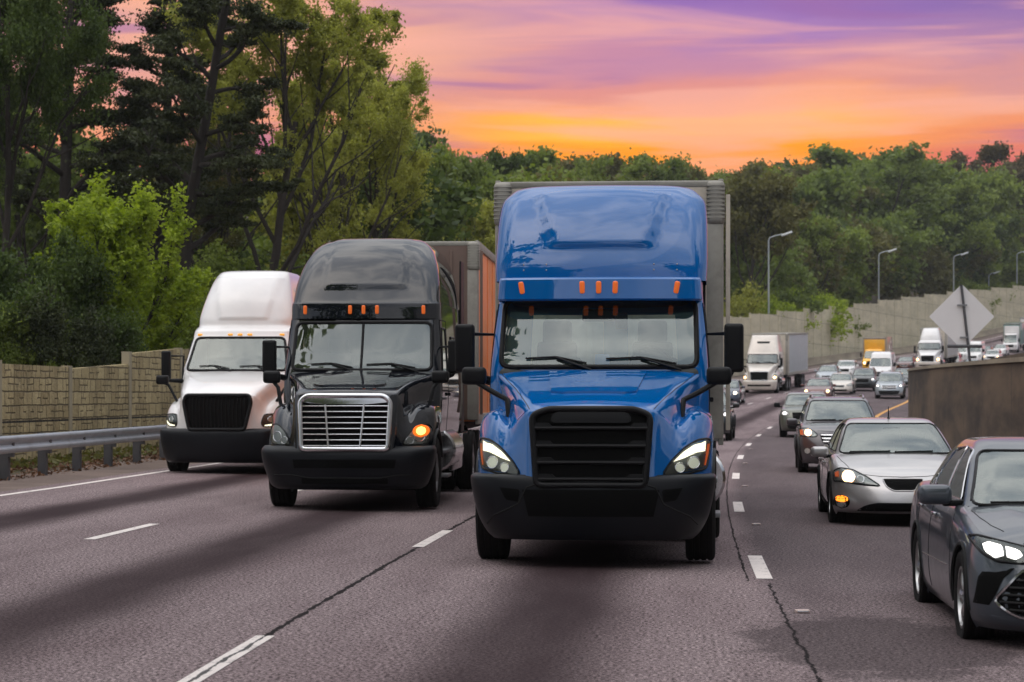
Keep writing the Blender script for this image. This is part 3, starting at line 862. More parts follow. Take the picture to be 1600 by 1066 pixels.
def semi(sp):
    P = sp['paint']; root = empty('semi_truck'); tag(root, sp['label'], 'semi truck', sp.get('group'))
    hi = sp.get('hi', True)
    # hood
    hv, hf = csurf(sp['hood'], 5, 5)
    hb = bvh_of(hv, hf)
    fa = sp['ax']; wr = .50
    hv2, hf2 = snap_arch(hv, hf, [(fa, .5)], .60, .9)
    hood = mk('hood', hv2, hf2, M[P], root, 50)
    for s in (-1, 1):
        mb = MB(); surf_arc(mb, hb, fa, .5, .60, s, 20, 165, .03)
        mb.build('wheel_arch_trim', M['plastic'], hood)
    if sp.get('hoodlines'):
        for ln in sp['hoodlines']:
            for s in (-1, 1):
                mb = MB(); seam(mb, hb, [(s*a, b) for a, b in ln], .004, axis='z', off=-.001, dens=.03)
                mb.build('hood_seam', M['void'], hood)
    if sp.get('bulge'):
        mb = MB()
        panel(mb, hb, sp['bulge'], axis='z', off=.022, nr=14, nc=14, thick=.03, guess=1.7); mb.build('hood_bulge', M[P], hood, 60)
    # bumper
    bv, bf = stack(sp['bumper'], 4, cap=True)
    bmp = mk('bumper', bv, bf, M[sp.get('bumpmat', 'bumperp')], root, 45); bb = bvh_of(bv, bf)
    if sp.get('bumplines'):
        for ln in sp['bumplines']:
            for s in (-1, 1):
                mb = MB(); seam(mb, bb, [(s*a, b) for a, b in ln], .009, off=.0, dens=.05)
                mb.build('bumper_groove', M['void'], bmp)
    for pl in sp.get('intakes', []):
        mb = MB(); panel(mb, bb, pl, off=.006, nr=8, nc=20, thick=.01); mb.build('bumper_intake', M['mesh'], bmp)
    # grille
    g = sp['grille']; G_ = chaikin(g['poly'], 2, .06)
    mb = MB(); panel(mb, hb, G_, off=g.get('off', .012), nr=24, nc=24, thick=.03, guess=.05); gg = mb.build('grille', M['mesh'], root, 60)
    gb = bvh_join((hv, hf))
    mb = MB()
    zs = g['bars']; 
    for z in zs:
        s_ = spans(G_, z)
        if not s_: continue
        seam(mb, hb, [(s_[0]+.02, z), (s_[1]-.02, z)], g['barr'], off=.03, dens=.06, n=8, guess=.05)
    if g.get('thick'):   # broad louvres with stepped ends
        for z in zs:
            s_ = spans(G_, z)
            for s in (-1, 1):
                e = s_[1]-.02 if s > 0 else -s_[0]-.02
                pl = [(s*(e-.20), z-.012), (s*(e), z-.012), (s*(e), z+.05), (s*(e-.13), z+.05)]
                panel(mb, hb, pl, off=.045, nr=3, nc=4, thick=.04, guess=.05)
    for x in g.get('posts', []):
        for s in (-1, 1): seam(mb, hb, [(s*x[0], x[1]), (s*x[2], x[3])], .014, off=.035, dens=.08, guess=.05)
    for x in g.get('vbars', []): seam(mb, hb, [(x, g['vz'][0]), (x, g['vz'][1])], .010, off=.022, dens=.08, guess=.05)
    if mb.v: mb.build('grille_bar', M[g['barm']], gg)
    mb = MB(); seam(mb, hb, G_, g['framer'], off=.02, closed=True, n=10, dens=.03, guess=.05)
    if g.get('brow'): panel(mb, hb, chaikin(g['brow'], 1), off=.034, nr=6, nc=20, thick=.05, guess=.05)
    mb.build('grille_surround', M[g['framem']], gg)
    # headlights
    for s in (-1, 1):
        L_ = sp['lamp']; fl = (lambda p: p) if s > 0 else flipp
        glow = L_.get('glow'); lit = L_.get('lit', {}).get(s)
        hl = lamp_unit(root, hb, chaikin(fl(L_['poly']), 1, .04), [fl(q) for q in glow] if glow else None, L_.get('glowm', 'led'),
                       [(s*a, b, c, m_) for a, b, c, m_ in L_.get('circles', [])], amber=fl(L_['amber']) if L_.get('amber') else None, housing=L_.get('housing', 'reflector'))
        if lit:
            cx, cz, r = lit; mb = MB(); pl = [(s*cx+r*math.cos(t), cz+r*math.sin(t)) for t in np.linspace(0, 2*PI, 17)[:-1]]
            panel(mb, hb, pl, off=.030, nr=8, nc=8, thick=.02, guess=.4); mb.build('lit_turn_signal', M['amberlit'], hl)
            mb = MB(); panel(mb, hb, [(s*cx+(a-s*cx)*1.7, cz+(b-cz)*1.45) for a, b in pl], off=.026, nr=8, nc=8, thick=.02, guess=.4); mb.build('amber_halo', M['amberglow'], hl)  # glowing orange patch stands in for the halo round the lit signal
    # cab shell with window openings
    cv, cf = stack(sp['cab'], 8)
    cb = bvh_of(cv, cf)
    ws = chaikin(sp['ws'], 2, .10); yws = sp['cab'][1][1]+1.2
    tests = [front_test(ws, yws)]
    sw = sp['sidewin']
    tests += [side_test(w_) for w_ in sw]
    yr = sp['cab'][0][5]
    if sp.get('rearwin'):
        tests.append(lambda c, n: c[1] > yr-.2 and any(inpoly(c[0], c[2], q) for q in sp['rearwin']))
    cab = mk('cab', cv, cut(cv, cf, tests), M[P], root, 50)
    mb = MB(); panel(mb, cb, ws, off=.004, nr=18, nc=24, thick=0, guess=2.); mb.build('windshield', M['glass'], root, 60)
    mb = MB(); seam(mb, cb, ws, .028, off=.0, closed=True, n=8, dens=.05, guess=2.)
    if sp.get('split'): seam(mb, cb, [(0, ws and min(q[1] for q in ws)), (0, max(q[1] for q in ws))], .022, off=0, dens=.05, guess=2.)
    mb.build('windshield_seal', M['plastic'], root)
    if sp.get('header'):
        mb = MB(); panel(mb, cb, chaikin(sp['header'], 1), off=-.002, nr=5, nc=20, thick=0, guess=2.); mb.build('sun_strip', M['plastic'], root, 60)
    zb = min(q[1] for q in ws)
    for s, x0, x1, zz in ((-1, -.75, -.12, .04), (1, .08, .80, .035)):
        mb = MB()
        seam(mb, cb, [(x0, zb+zz+.05), ((x0+x1)/2, zb+zz+.065), (x1, zb+zz)], .011, off=.03, dens=.08, guess=2.)
        seam(mb, cb, [((x0+x1)/2, zb+zz+.06), (x1+.05, zb-.03)], .014, off=.045, dens=.08, guess=2.)
        mb.build('wiper', M['plastic'], root)
    for s in (-1, 1):
        mb = MB()
        for w_ in sw: panel(mb, cb, w_, 'x', s, off=.004, nr=8, nc=8, thick=0, guess=s)
        wn = mb.build('side_window', M['glassd'], root, 60)
        mb = MB()
        for w_ in sw: seam(mb, cb, w_, .018, 'x', s, closed=True, dens=.06, guess=s)
        mb.build('window_seal', M['plastic'], wn)
        dr = sp['door']; mb = MB(); panel(mb, cb, dr, 'x', s, off=.006, nr=16, nc=12, thick=.01, guess=s)
        dv = [v for v in mb.v]
        tests2 = [side_test(w_) for w_ in sw]
        d_ = mk('door', mb.v, cut(mb.v, mb.f, tests2), M[P], root, 60)
        mb = MB(); seam(mb, cb, dr, .008, 'x', s, off=.003, closed=True, dens=.08, guess=s); mb.build('door_gap', M['void'], d_)
        MB().box((s*(sp['cab'][1][3]+.03), dr[1][0]-.12, 1.62), (.04, .18, .05), .012).build('handle', M['plastic'], d_)
    interior(root, sp['cab'][1][1], sp['cab'][1][3]-.05, sleeper=sp.get('sleeper', 0))
    # visor / header band and fairing
    if sp.get('visor'):
        vv, vf = stack(sp['visor'], 3, lin=True); vs = mk('sun_visor', vv, vf, M[P], root, 40); vb = bvh_of(vv, vf)
    else: vb = cb if not sp.get('fairmark') else None
    fv, ff = stack(sp['fairing'], 9)
    fb = bvh_of(fv, ff)
    if sp.get('bump'):
        fv = np.array(fv); poly, amp = sp['bump']
        for i in range(len(fv)):
            x, y, z = fv[i]
            if y < sp['fairing'][0][5]-.6:
                zs_ = [q[1] for q in poly]
                e = spans(poly, z) if min(zs_) < z < max(zs_) else None
                if e:
                    k = ss(min(x-e[0], e[1]-x), -.01, .05)*ss(z-min(zs_), 0, .04)
                    fv[i][1] -= amp*k; fv[i][2] += amp*k*.5
    fr = mk('roof_fairing', fv, ff, M[sp.get('fairmat', P)], root, 60)
    if sp.get('fairline'):
        mb = MB(); seam(mb, fb, sp['fairline'], .010, off=.000, dens=.04, guess=2.3); mb.build('fairing_crease', M['fairseam_'+P] if 'fairseam_'+P in M else M['plastic'], fr)
    if sp.get('rivets'):
        mb = MB()
        for x, z in sp['rivets']:
            for s in (-1, 1):
                p, d = cast(fb, s*x, z, 'y', -1, 2.); mb.box(p, (.016, .016, .016), .006)
        mb.build('rivet', M['chrome'], fr)
    if sp.get('vent'):
        mb = MB(); panel(mb, fb, sp['vent'], off=.008, nr=4, nc=10, thick=.01, guess=2.3); mb.build('fairing_vent', M['plastic'], fr)
    mkb = {'visor': vb, 'cab': cb, 'fair': fb}[sp.get('markon', 'visor')]
    for x in sp['markers']:
        p, d = cast(mkb, x, sp['markz'], 'y', -1, 2.)
        mb = MB(); mz = sp.get('marksz', (.055, .05, .13)); mb.box(p, mz, .024, Matrix.Rotation(sp.get('markrot', 0)*x, 4, 'Y'), seg=3); mb.build('marker_light', M[sp.get('markm', 'amber')], root)
    if sp.get('extender'):
        y0, y1, z0, z1, hwx = sp['extender']
        for s in (-1, 1):
            mb = MB(); mb.box((s*hwx, (y0+y1)/2, (z0+z1)/2), (.03, y1-y0, z1-z0), .012); mb.build('side_extender', M[sp.get('extm', 'plastic')], root)
    mirror_set(root, *sp['mirrors'])
    # running gear
    mb = MB(); ye = sp['rear']; mb.box((0, .9, .62), (1.5, 1.3, .42), .03); mb.box((0, ye/2+.6, .72), (.9, ye, .34), .03); mb.box((0, fa, .48), (1.8, .22, .16), .03)
    mb.box((0, 1.6, .52), (1.75, .5, .56), .03); mb.box((0, 2.9, .62), (2.0, 2.2, .62), .05); mb.box((0, sp['cab'][0][1]+.9, .98), (2.1, 1.6, .3), .03)  # wide low boxes added to block light under the truck
    mb.build('chassis', M['void'], root)
    for s in (-1, 1):
        wheel(root, s*1.045, fa, .50, .30)
        for yy in (ye-.1, ye-1.4):
            for xx in (1.12, .79): wheel(root, s*xx, yy, .5, .27)
        mb = MB(); y1 = sp['cab'][0][1]+1.1; ln = 1.5
        mb.lathe([(.001, 0), (.30, .0), (.33, .03), (.33, ln-.03), (.30, ln), (.001, ln)], (s*.98, y1, .78), 'y', 24); mb.build('fuel_tank', M['chrome'], root)
        mb = MB(); mb.box((s*1.14, y1-.35, .42), (.22, .6, .05), .01); mb.box((s*1.12, y1-.35, .78), (.2, .6, .05), .01); mb.box((s*1.05, y1-.35, .6), (.04, .5, .36), .01); mb.build('step', M['steel'], root)
        if sp.get('skirt'):
            mb = MB(); a, b, z0, z1 = sp['skirt']; mb.box((s*1.19, (a+b)/2, (z0+z1)/2), (.05, b-a, z1-z0), .02); mb.build('side_skirt', M[P], root)
        mb = MB(); mb.box((s*1.0, ye+.75, .62), (.5, .02, .6), .005); mb.build('mud_flap', M['rubber'], root)
    if sp.get('trailer'): trailer(root, *sp['trailer'])
    return root

# --- blue truck
blue = dict(paint='blue', label='blue semi truck with black grille and lit headlights, nearest of the big trucks', group=None,
  hood=[
   [(0, 0, .80), (.32, 0, .80), (.58, .02, .80), (.66, .07, .80), (.80, .17, .82), (.97, .32, .84), (1.09, .50, .86), (1.15, .70, .88), (1.16, .80, .88)],
   [(0, .03, 1.18), (.32, .03, 1.18), (.58, .05, 1.17), (.67, .11, 1.16), (.81, .23, 1.10), (.97, .38, 1.10), (1.09, .56, 1.08), (1.155, .76, 1.05), (1.165, .86, 1.0)],
   [(0, .07, 1.50), (.32, .07, 1.50), (.585, .09, 1.47), (.69, .20, 1.42), (.81, .36, 1.30), (.96, .48, 1.31), (1.08, .64, 1.27), (1.155, .84, 1.20), (1.17, .95, 1.12)],
   [(0, .16, 1.585), (.33, .16, 1.58), (.60, .18, 1.54), (.70, .30, 1.47), (.82, .50, 1.37), (.95, .62, 1.44), (1.07, .76, 1.40), (1.155, .92, 1.31), (1.175, 1.02, 1.18)],
   [(0, .50, 1.69), (.36, .50, 1.68), (.66, .50, 1.64), (.76, .52, 1.56), (.85, .74, 1.43), (.95, .80, 1.50), (1.07, .90, 1.48), (1.155, 1.05, 1.40), (1.18, 1.12, 1.25)],
   [(0, .95, 1.80), (.41, .95, 1.79), (.76, .95, 1.75), (.85, .97, 1.66), (.90, 1.02, 1.52), (.97, 1.05, 1.53), (1.07, 1.12, 1.50), (1.155, 1.2, 1.42), (1.18, 1.25, 1.25)],
   [(0, 1.35, 1.89), (.46, 1.35, 1.885), (.90, 1.35, 1.84), (.97, 1.37, 1.76), (.98, 1.40, 1.56), (1.01, 1.45, 1.54), (1.08, 1.5, 1.50), (1.155, 1.55, 1.42), (1.18, 1.6, 1.22)],
   [(0, 1.62, 1.945), (.48, 1.62, 1.94), (.97, 1.58, 1.90), (1.04, 1.6, 1.82), (1.05, 1.62, 1.60), (1.07, 1.65, 1.56), (1.12, 1.7, 1.50), (1.165, 1.75, 1.42), (1.18, 1.8, 1.2)]],
  hoodlines=[[(.60, .16), (.69, .50), (.80, .95), (.93, 1.35), (.99, 1.55)]],
  bulge=[(-.50, 1.40), (-.42, .55), (-.30, .48), (.30, .48), (.42, .55), (.50, 1.40)],
  bumper=[(.27, .06, .16, .98, .35, .62), (.34, .02, .16, 1.05, .38, .66), (.50, -.03, .16, 1.13, .38, .70), (.72, -.05, .14, 1.18, .36, .72), (.86, -.02, .12, 1.20, .34, .74), (.90, .03, .10, 1.18, .32, .74)],
  bumplines=[[(.62, .78), (.70, .62), (.95, .50), (1.02, .42)], [(.42, .84), (.62, .78)]],
  intakes=[[(-.60, .50), (-.66, .76), (.66, .76), (.60, .50)], [(.70, .64), (.68, .76), (.88, .78), (.82, .66)], [(-.70, .64), (-.68, .76), (-.88, .78), (-.82, .66)]],
  grille=dict(poly=[(-.52, .80), (-.57, 1.47), (-.42, 1.53), (.42, 1.53), (.57, 1.47), (.52, .80)], bars=[1.35, 1.18, 1.02, .86], barr=.020, barm='plastic', thick=True, framer=.034, framem='plastic',
              brow=[(-.40, 1.40), (-.36, 1.51), (.36, 1.51), (.40, 1.40)]),
  lamp=dict(poly=[(1.15, 1.24), (1.03, 1.235), (.90, 1.16), (.77, 1.03), (.68, .895), (.90, .90), (1.11, .95)],
            glow=[[(1.10, 1.215), (1.02, 1.205), (.88, 1.115), (.79, 1.025), (.83, 1.03), (1.00, 1.105), (1.095, 1.12)]],
            circles=[(.98, 1.01, .058, 'lensbulb'), (.85, .965, .046, 'lensbulb')], amber=[(1.15, 1.19), (1.115, 1.19), (1.085, .98), (1.10, .98)], housing='lampbody'),
  cab=[(1.0, 1.45, .10, 1.10, .14, 2.80), (1.5, 1.47, .10, 1.13, .14, 2.84), (1.92, 1.50, .12, 1.125, .14, 2.85), (2.3, 1.67, .12, 1.10, .14, 2.85), (2.66, 1.84, .12, 1.07, .14, 2.85), (2.92, 1.95, .12, 1.06, .14, 2.85)],
  ws=[(-1.01, 1.955), (-.99, 2.66), (.99, 2.66), (1.01, 1.955)],
  header=[(-.95, 2.66), (-.90, 2.59), (-.45, 2.57), (.45, 2.57), (.90, 2.59), (.95, 2.66)],
  sidewin=[[(1.86, 1.92), (2.05, 2.55), (2.55, 2.55), (2.58, 1.92)]], door=[(1.72, 1.05), (2.66, 1.05), (2.66, 2.62), (2.02, 2.62), (1.78, 1.95)],
  rearwin=[[(-.85, 1.9), (-.85, 2.55), (-.05, 2.55), (-.05, 1.9)], [(.2, 1.9), (.2, 2.55), (.85, 2.55), (.85, 1.9)]],
  visor=[(2.64, 1.60, .12, 1.05, .12, 2.0), (2.66, 1.58, .12, 1.06, .12, 2.0), (2.86, 1.62, .12, 1.05, .12, 2.0), (2.885, 1.66, .12, 1.04, .12, 2.0)],
  fairing=[(2.86, 1.84, .14, 1.105, .16, 3.05), (3.05, 1.87, .16, 1.115, .18, 3.1), (3.30, 1.97, .18, 1.115, .22, 3.12), (3.55, 2.12, .20, 1.11, .26, 3.14), (3.74, 2.29, .22, 1.085, .28, 3.15), (3.84, 2.43, .22, 1.01, .28, 3.15), (3.895, 2.56, .20, .94, .26, 3.15), (3.925, 2.72, .15, .82, .24, 3.15), (3.93, 2.9, .1, .6, .2, 3.15)],
  bump=([(-.52, 3.20), (.52, 3.20), (.74, 3.90), (-.74, 3.90)], .038),
  rivets=[(.80, 3.03), (.80, 2.97), (.56, 3.03), (.56, 2.97)],
  markers=[-.80, -.17, 0.0, .17, .80], markz=2.775, markrot=.22, extender=(3.02, 3.55, 1.3, 3.72, 1.08),
  mirrors=(1.385, 1.62, 0, .20, 1.90, 2.40, 1.23, 1.05, 1.86, [(1.02, .98, 1.69), (.88, .9, 1.62), (.86, .82, 1.44)], (1.1, 1.85, 1.80)),
  ax=1.25, rear=6.3, trailer=(4.05, 14.6, 'trailerf', 'trailerw'))
r = semi(blue); place(r, .755, 22.1, .03, .085)
# dash sticker and inside mirror
MB().box((.02, 2.0, 2.03), (.15, .01, .13), .003).build('windshield_sticker', M['bluetag'], r)
MB().box((.22, 2.02, 2.44), (.13, .05, .17), .03, seg=3).box((-.02, 1.98, 2.50), (.34, .06, .13), .03, seg=3).build('inside_mirror', M['plastic'], r)

# --- black truck
black = dict(paint='blackp', label='black sleeper semi truck with chrome barred grille and orange trailer', group=None,
  hood=[
   [(0, -.02, .80), (.36, -.01, .80), (.66, .02, .80), (.71, .10, .80), (.80, .20, .82), (.95, .32, .84), (1.08, .48, .86), (1.15, .70, .88), (1.16, .82, .88)],
   [(0, .02, 1.20), (.36, .03, 1.20), (.66, .05, 1.19), (.72, .13, 1.17), (.80, .24, 1.08), (.95, .38, 1.08), (1.08, .54, 1.06), (1.155, .76, 1.04), (1.165, .86, 1.0)],
   [(0, .07, 1.60), (.36, .08, 1.60), (.66, .11, 1.56), (.74, .22, 1.50), (.81, .40, 1.28), (.94, .50, 1.27), (1.07, .64, 1.24), (1.155, .84, 1.17), (1.17, .95, 1.1)],
   [(0, .16, 1.69), (.37, .17, 1.685), (.67, .19, 1.65), (.75, .30, 1.58), (.82, .56, 1.36), (.93, .66, 1.41), (1.06, .78, 1.38), (1.155, .92, 1.29), (1.175, 1.02, 1.16)],
   [(0, .55, 1.77), (.40, .55, 1.765), (.70, .55, 1.74), (.79, .57, 1.66), (.85, .80, 1.42), (.93, .86, 1.47), (1.06, .94, 1.45), (1.155, 1.05, 1.37), (1.18, 1.12, 1.22)],
   [(0, 1.0, 1.85), (.43, 1.0, 1.845), (.78, 1.0, 1.82), (.87, 1.02, 1.74), (.90, 1.08, 1.5), (.96, 1.1, 1.5), (1.07, 1.15, 1.48), (1.155, 1.2, 1.40), (1.18, 1.25, 1.22)],
   [(0, 1.5, 1.92), (.46, 1.5, 1.915), (.90, 1.5, 1.88), (.98, 1.5, 1.80), (1.0, 1.52, 1.56), (1.03, 1.55, 1.52), (1.1, 1.6, 1.48), (1.16, 1.65, 1.4), (1.18, 1.7, 1.2)],
   [(0, 1.85, 1.965), (.48, 1.85, 1.96), (.98, 1.80, 1.92), (1.05, 1.8, 1.84), (1.06, 1.8, 1.6), (1.08, 1.8, 1.54), (1.12, 1.85, 1.48), (1.165, 1.88, 1.4), (1.18, 1.9, 1.2)]],
  hoodlines=[[(.68, .3), (.73, .6), (.80, 1.0), (.9, 1.45), (.98, 1.8)]],
  bulge=[(-.46, 1.75), (-.52, .5), (-.40, .38), (.40, .38), (.52, .5), (.46, 1.75)],
  bumper=[(.30, .06, .16, 1.02, .35, .62), (.36, .0, .16, 1.10, .38, .66), (.55, -.05, .16, 1.17, .38, .70), (.72, -.07, .14, 1.21, .36, .72), (.84, -.04, .12, 1.22, .34, .74), (.90, .05, .10, 1.19, .32, .74)],
  bumplines=[[(0, .46), (.5, .46), (.72, .50), (1.0, .50)]],
  intakes=[[(-.70, .60), (-.72, .72), (.72, .72), (.70, .60)], [(-.6, .38), (-.6, .46), (.6, .46), (.6, .38)]],
  grille=dict(poly=[(-.60, .86), (-.63, 1.52), (-.54, 1.60), (.54, 1.60), (.63, 1.52), (.60, .86)], bars=[.91+.0785*i for i in range(8)], barr=.011, barm='chrome', framer=.040, framem='chrome',
              posts=[(.27, 1.48, .22, .88)], brow=[(-.60, 1.50), (-.60, 1.58), (-.40, 1.64), (.40, 1.64), (.60, 1.58), (.60, 1.50), (.33, 1.485), (-.33, 1.485)]),
  lamp=dict(poly=[(1.15, 1.14), (1.10, 1.20), (1.00, 1.20), (.88, 1.10), (.78, .92), (1.10, .92)],
            circles=[(1.00, 1.03, .07, 'reflector'), (.88, .98, .05, 'reflector')], lit={1: (1.02, 1.11, .062)}, housing='reflector'),
  cab=[(1.0, 1.70, .10, 1.12, .14, 5.9), (1.5, 1.74, .10, 1.16, .14, 5.95), (1.90, 1.80, .12, 1.16, .14, 5.95), (2.3, 1.98, .12, 1.14, .16, 5.95), (2.68, 2.14, .12, 1.12, .18, 5.95), (2.99, 2.24, .12, 1.11, .2, 5.95)],
  ws=[(-1.03, 1.975), (-1.0, 2.68), (1.0, 2.68), (1.03, 1.975)], split=True,
  sidewin=[[(2.22, 1.92), (2.40, 2.6), (2.95, 2.6), (3.0, 1.92)], [(3.9, 1.95), (3.9, 2.5), (4.5, 2.5), (4.5, 1.95)]], door=[(2.05, 1.05), (3.15, 1.05), (3.15, 2.72), (2.36, 2.72), (2.12, 1.95)],
  fairing=[(2.74, 2.12, .13, 1.11, .20, 5.9), (2.955, 2.13, .14, 1.11, .22, 5.95), (2.99, 2.17, .14, 1.10, .22, 5.95), (3.3, 2.32, .18, 1.07, .28, 5.95), (3.6, 2.55, .22, 1.00, .34, 5.95), (3.82, 2.85, .26, .90, .36, 5.95), (3.95, 3.15, .26, .78, .36, 5.95), (4.01, 3.5, .22, .66, .34, 5.95), (4.03, 3.9, .16, .5, .3, 5.95)],
  bump=([(-.62, 3.18), (.62, 3.18), (.60, 3.99), (-.60, 3.99)], .022),
  markon='fair', markers=[-.88, -.20, 0.0, .20, .88], markz=2.87, markrot=0, extender=(5.9, 6.5, 1.0, 3.8, 1.12), skirt=(3.3, 6.4, .45, 1.0),
  mirrors=(1.37, 1.95, 0, .20, 1.93, 2.42, 1.22, 1.25, 1.87, [(1.12, 1.2, 1.72), (1.07, 1.15, 1.45)], (1.12, 2.15, 1.85)),
  ax=1.25, rear=8.6, sleeper=1, trailer=(7.6, 14.5, 'brownfront', 'orange', 1.12, 4.22))
r = semi(black); place(r, -2.32, 31.9, .085, .06)

# --- white truck
white = dict(paint='whitep', label='white semi truck with black tapered grille, leftmost beside the guardrail', group=None,
  hood=[
   [(0, 0, .84), (.32, 0, .84), (.55, .03, .84), (.64, .10, .84), (.80, .20, .85), (.97, .34, .86), (1.09, .50, .88), (1.15, .70, .90), (1.16, .80, .9)],
   [(0, .03, 1.20), (.32, .03, 1.20), (.60, .06, 1.19), (.69, .13, 1.16), (.82, .26, 1.08), (.98, .40, 1.08), (1.10, .56, 1.06), (1.165, .76, 1.04), (1.17, .86, 1.0)],
   [(0, .08, 1.53), (.36, .08, 1.53), (.66, .11, 1.50), (.75, .22, 1.43), (.84, .44, 1.28), (.97, .54, 1.26), (1.09, .66, 1.22), (1.17, .84, 1.16), (1.175, .95, 1.1)],
   [(0, .18, 1.62), (.37, .18, 1.61), (.67, .21, 1.57), (.77, .32, 1.50), (.86, .6, 1.36), (.97, .70, 1.36), (1.09, .80, 1.32), (1.17, .94, 1.24), (1.18, 1.02, 1.15)],
   [(0, .55, 1.76), (.40, .55, 1.75), (.72, .55, 1.71), (.83, .58, 1.62), (.89, .85, 1.46), (.98, .92, 1.42), (1.09, .98, 1.38), (1.17, 1.05, 1.30), (1.18, 1.12, 1.2)],
   [(0, 1.0, 1.88), (.44, 1.0, 1.87), (.80, 1.0, 1.84), (.90, 1.02, 1.76), (.94, 1.1, 1.54), (1.0, 1.14, 1.48), (1.09, 1.16, 1.42), (1.17, 1.2, 1.34), (1.18, 1.25, 1.2)],
   [(0, 1.4, 1.96), (.47, 1.4, 1.955), (.90, 1.4, 1.92), (.98, 1.42, 1.84), (1.0, 1.46, 1.6), (1.04, 1.5, 1.52), (1.1, 1.55, 1.45), (1.17, 1.6, 1.36), (1.18, 1.65, 1.2)],
   [(0, 1.72, 2.015), (.48, 1.72, 2.01), (.97, 1.68, 1.98), (1.04, 1.7, 1.90), (1.06, 1.72, 1.62), (1.08, 1.75, 1.54), (1.12, 1.8, 1.46), (1.17, 1.82, 1.36), (1.18, 1.85, 1.2)]],
  bumper=[(.24, .06, .16, 1.05, .35, .62), (.32, .0, .16, 1.12, .38, .66), (.55, -.05, .16, 1.17, .38, .70), (.74, -.06, .14, 1.19, .36, .72), (.86, -.03, .12, 1.19, .34, .74), (.90, .05, .10, 1.17, .32, .74)],
  grille=dict(poly=[(-.54, .88), (-.66, 1.40), (-.62, 1.54), (.62, 1.54), (.66, 1.40), (.54, .88)], bars=[], barr=.02, barm='plastic', framer=.038, framem='plastic',
              vbars=[-.54+.072*i for i in range(16)], vz=(.93, 1.50), brow=[(-.50, .86), (-.50, .90), (.50, .90), (.50, .86)]),
  lamp=dict(poly=[(1.14, 1.16), (1.00, 1.18), (.86, 1.17), (.82, 1.00), (.86, .93), (1.02, .94), (1.12, 1.01)],
            glow=[[(1.11, 1.06), (1.09, 1.0), (1.01, .945), (.88, .945), (.89, .975), (1.0, .98), (1.06, 1.02)]], circles=[(.98, 1.08, .05, 'reflector')], housing='plastic'),
  cab=[(1.0, 1.60, .10, 1.10, .14, 4.9), (1.5, 1.64, .10, 1.13, .14, 4.95), (1.96, 1.70, .14, 1.12, .14, 4.95), (2.3, 1.92, .14, 1.07, .16, 4.95), (2.70, 2.16, .14, 1.01, .18, 4.95), (2.82, 2.22, .14, 1.0, .2, 4.95)],
  ws=[(-1.02, 2.03), (-.90, 2.69), (.90, 2.69), (1.02, 2.03)],
  sidewin=[[(2.12, 2.0), (2.38, 2.62), (2.8, 2.62), (2.85, 2.0)]], door=[(1.95, 1.05), (2.98, 1.05), (2.98, 2.7), (2.36, 2.7), (2.05, 2.0)],
  fairing=[(2.70, 2.16, .15, 1.01, .18, 4.9), (2.82, 2.24, .15, 1.01, .22, 4.95), (2.90, 2.34, .2, 1.0, .28, 4.95), (2.95, 2.40, .22, .98, .3, 4.95), (3.12, 2.44, .22, .97, .3, 4.95), (3.46, 2.56, .26, .90, .34, 4.95), (3.80, 2.82, .28, .82, .36, 4.95), (4.02, 3.1, .26, .74, .36, 4.95), (4.10, 3.4, .2, .66, .34, 4.95), (4.12, 3.8, .14, .5, .3, 4.95)],
  bump=([(-.50, 3.05), (.50, 3.05), (.70, 3.95), (-.70, 3.95)], .03),
  markon='cab', markers=[-.84, -.20, 0.0, .20, .84], markz=2.755, marksz=(.10, .05, .045), markm='amberw',
  mirrors=(1.36, 1.55, 0, .18, 1.85, 2.42, 1.30, 1.0, 1.84, [(1.18, 1.0, 1.74), (.98, .92, 1.40)], (1.1, 1.85, 1.82)),
  ax=1.25, rear=7.6, sleeper=1, trailer=(6.6, 14.5, 'trailerf', 'trailerw'))
M['amberw'] = emis('pale_amber_marker', (.9, .40, .05), .5)
r = semi(white); place(r, -5.68, 44.3, .15, .09)

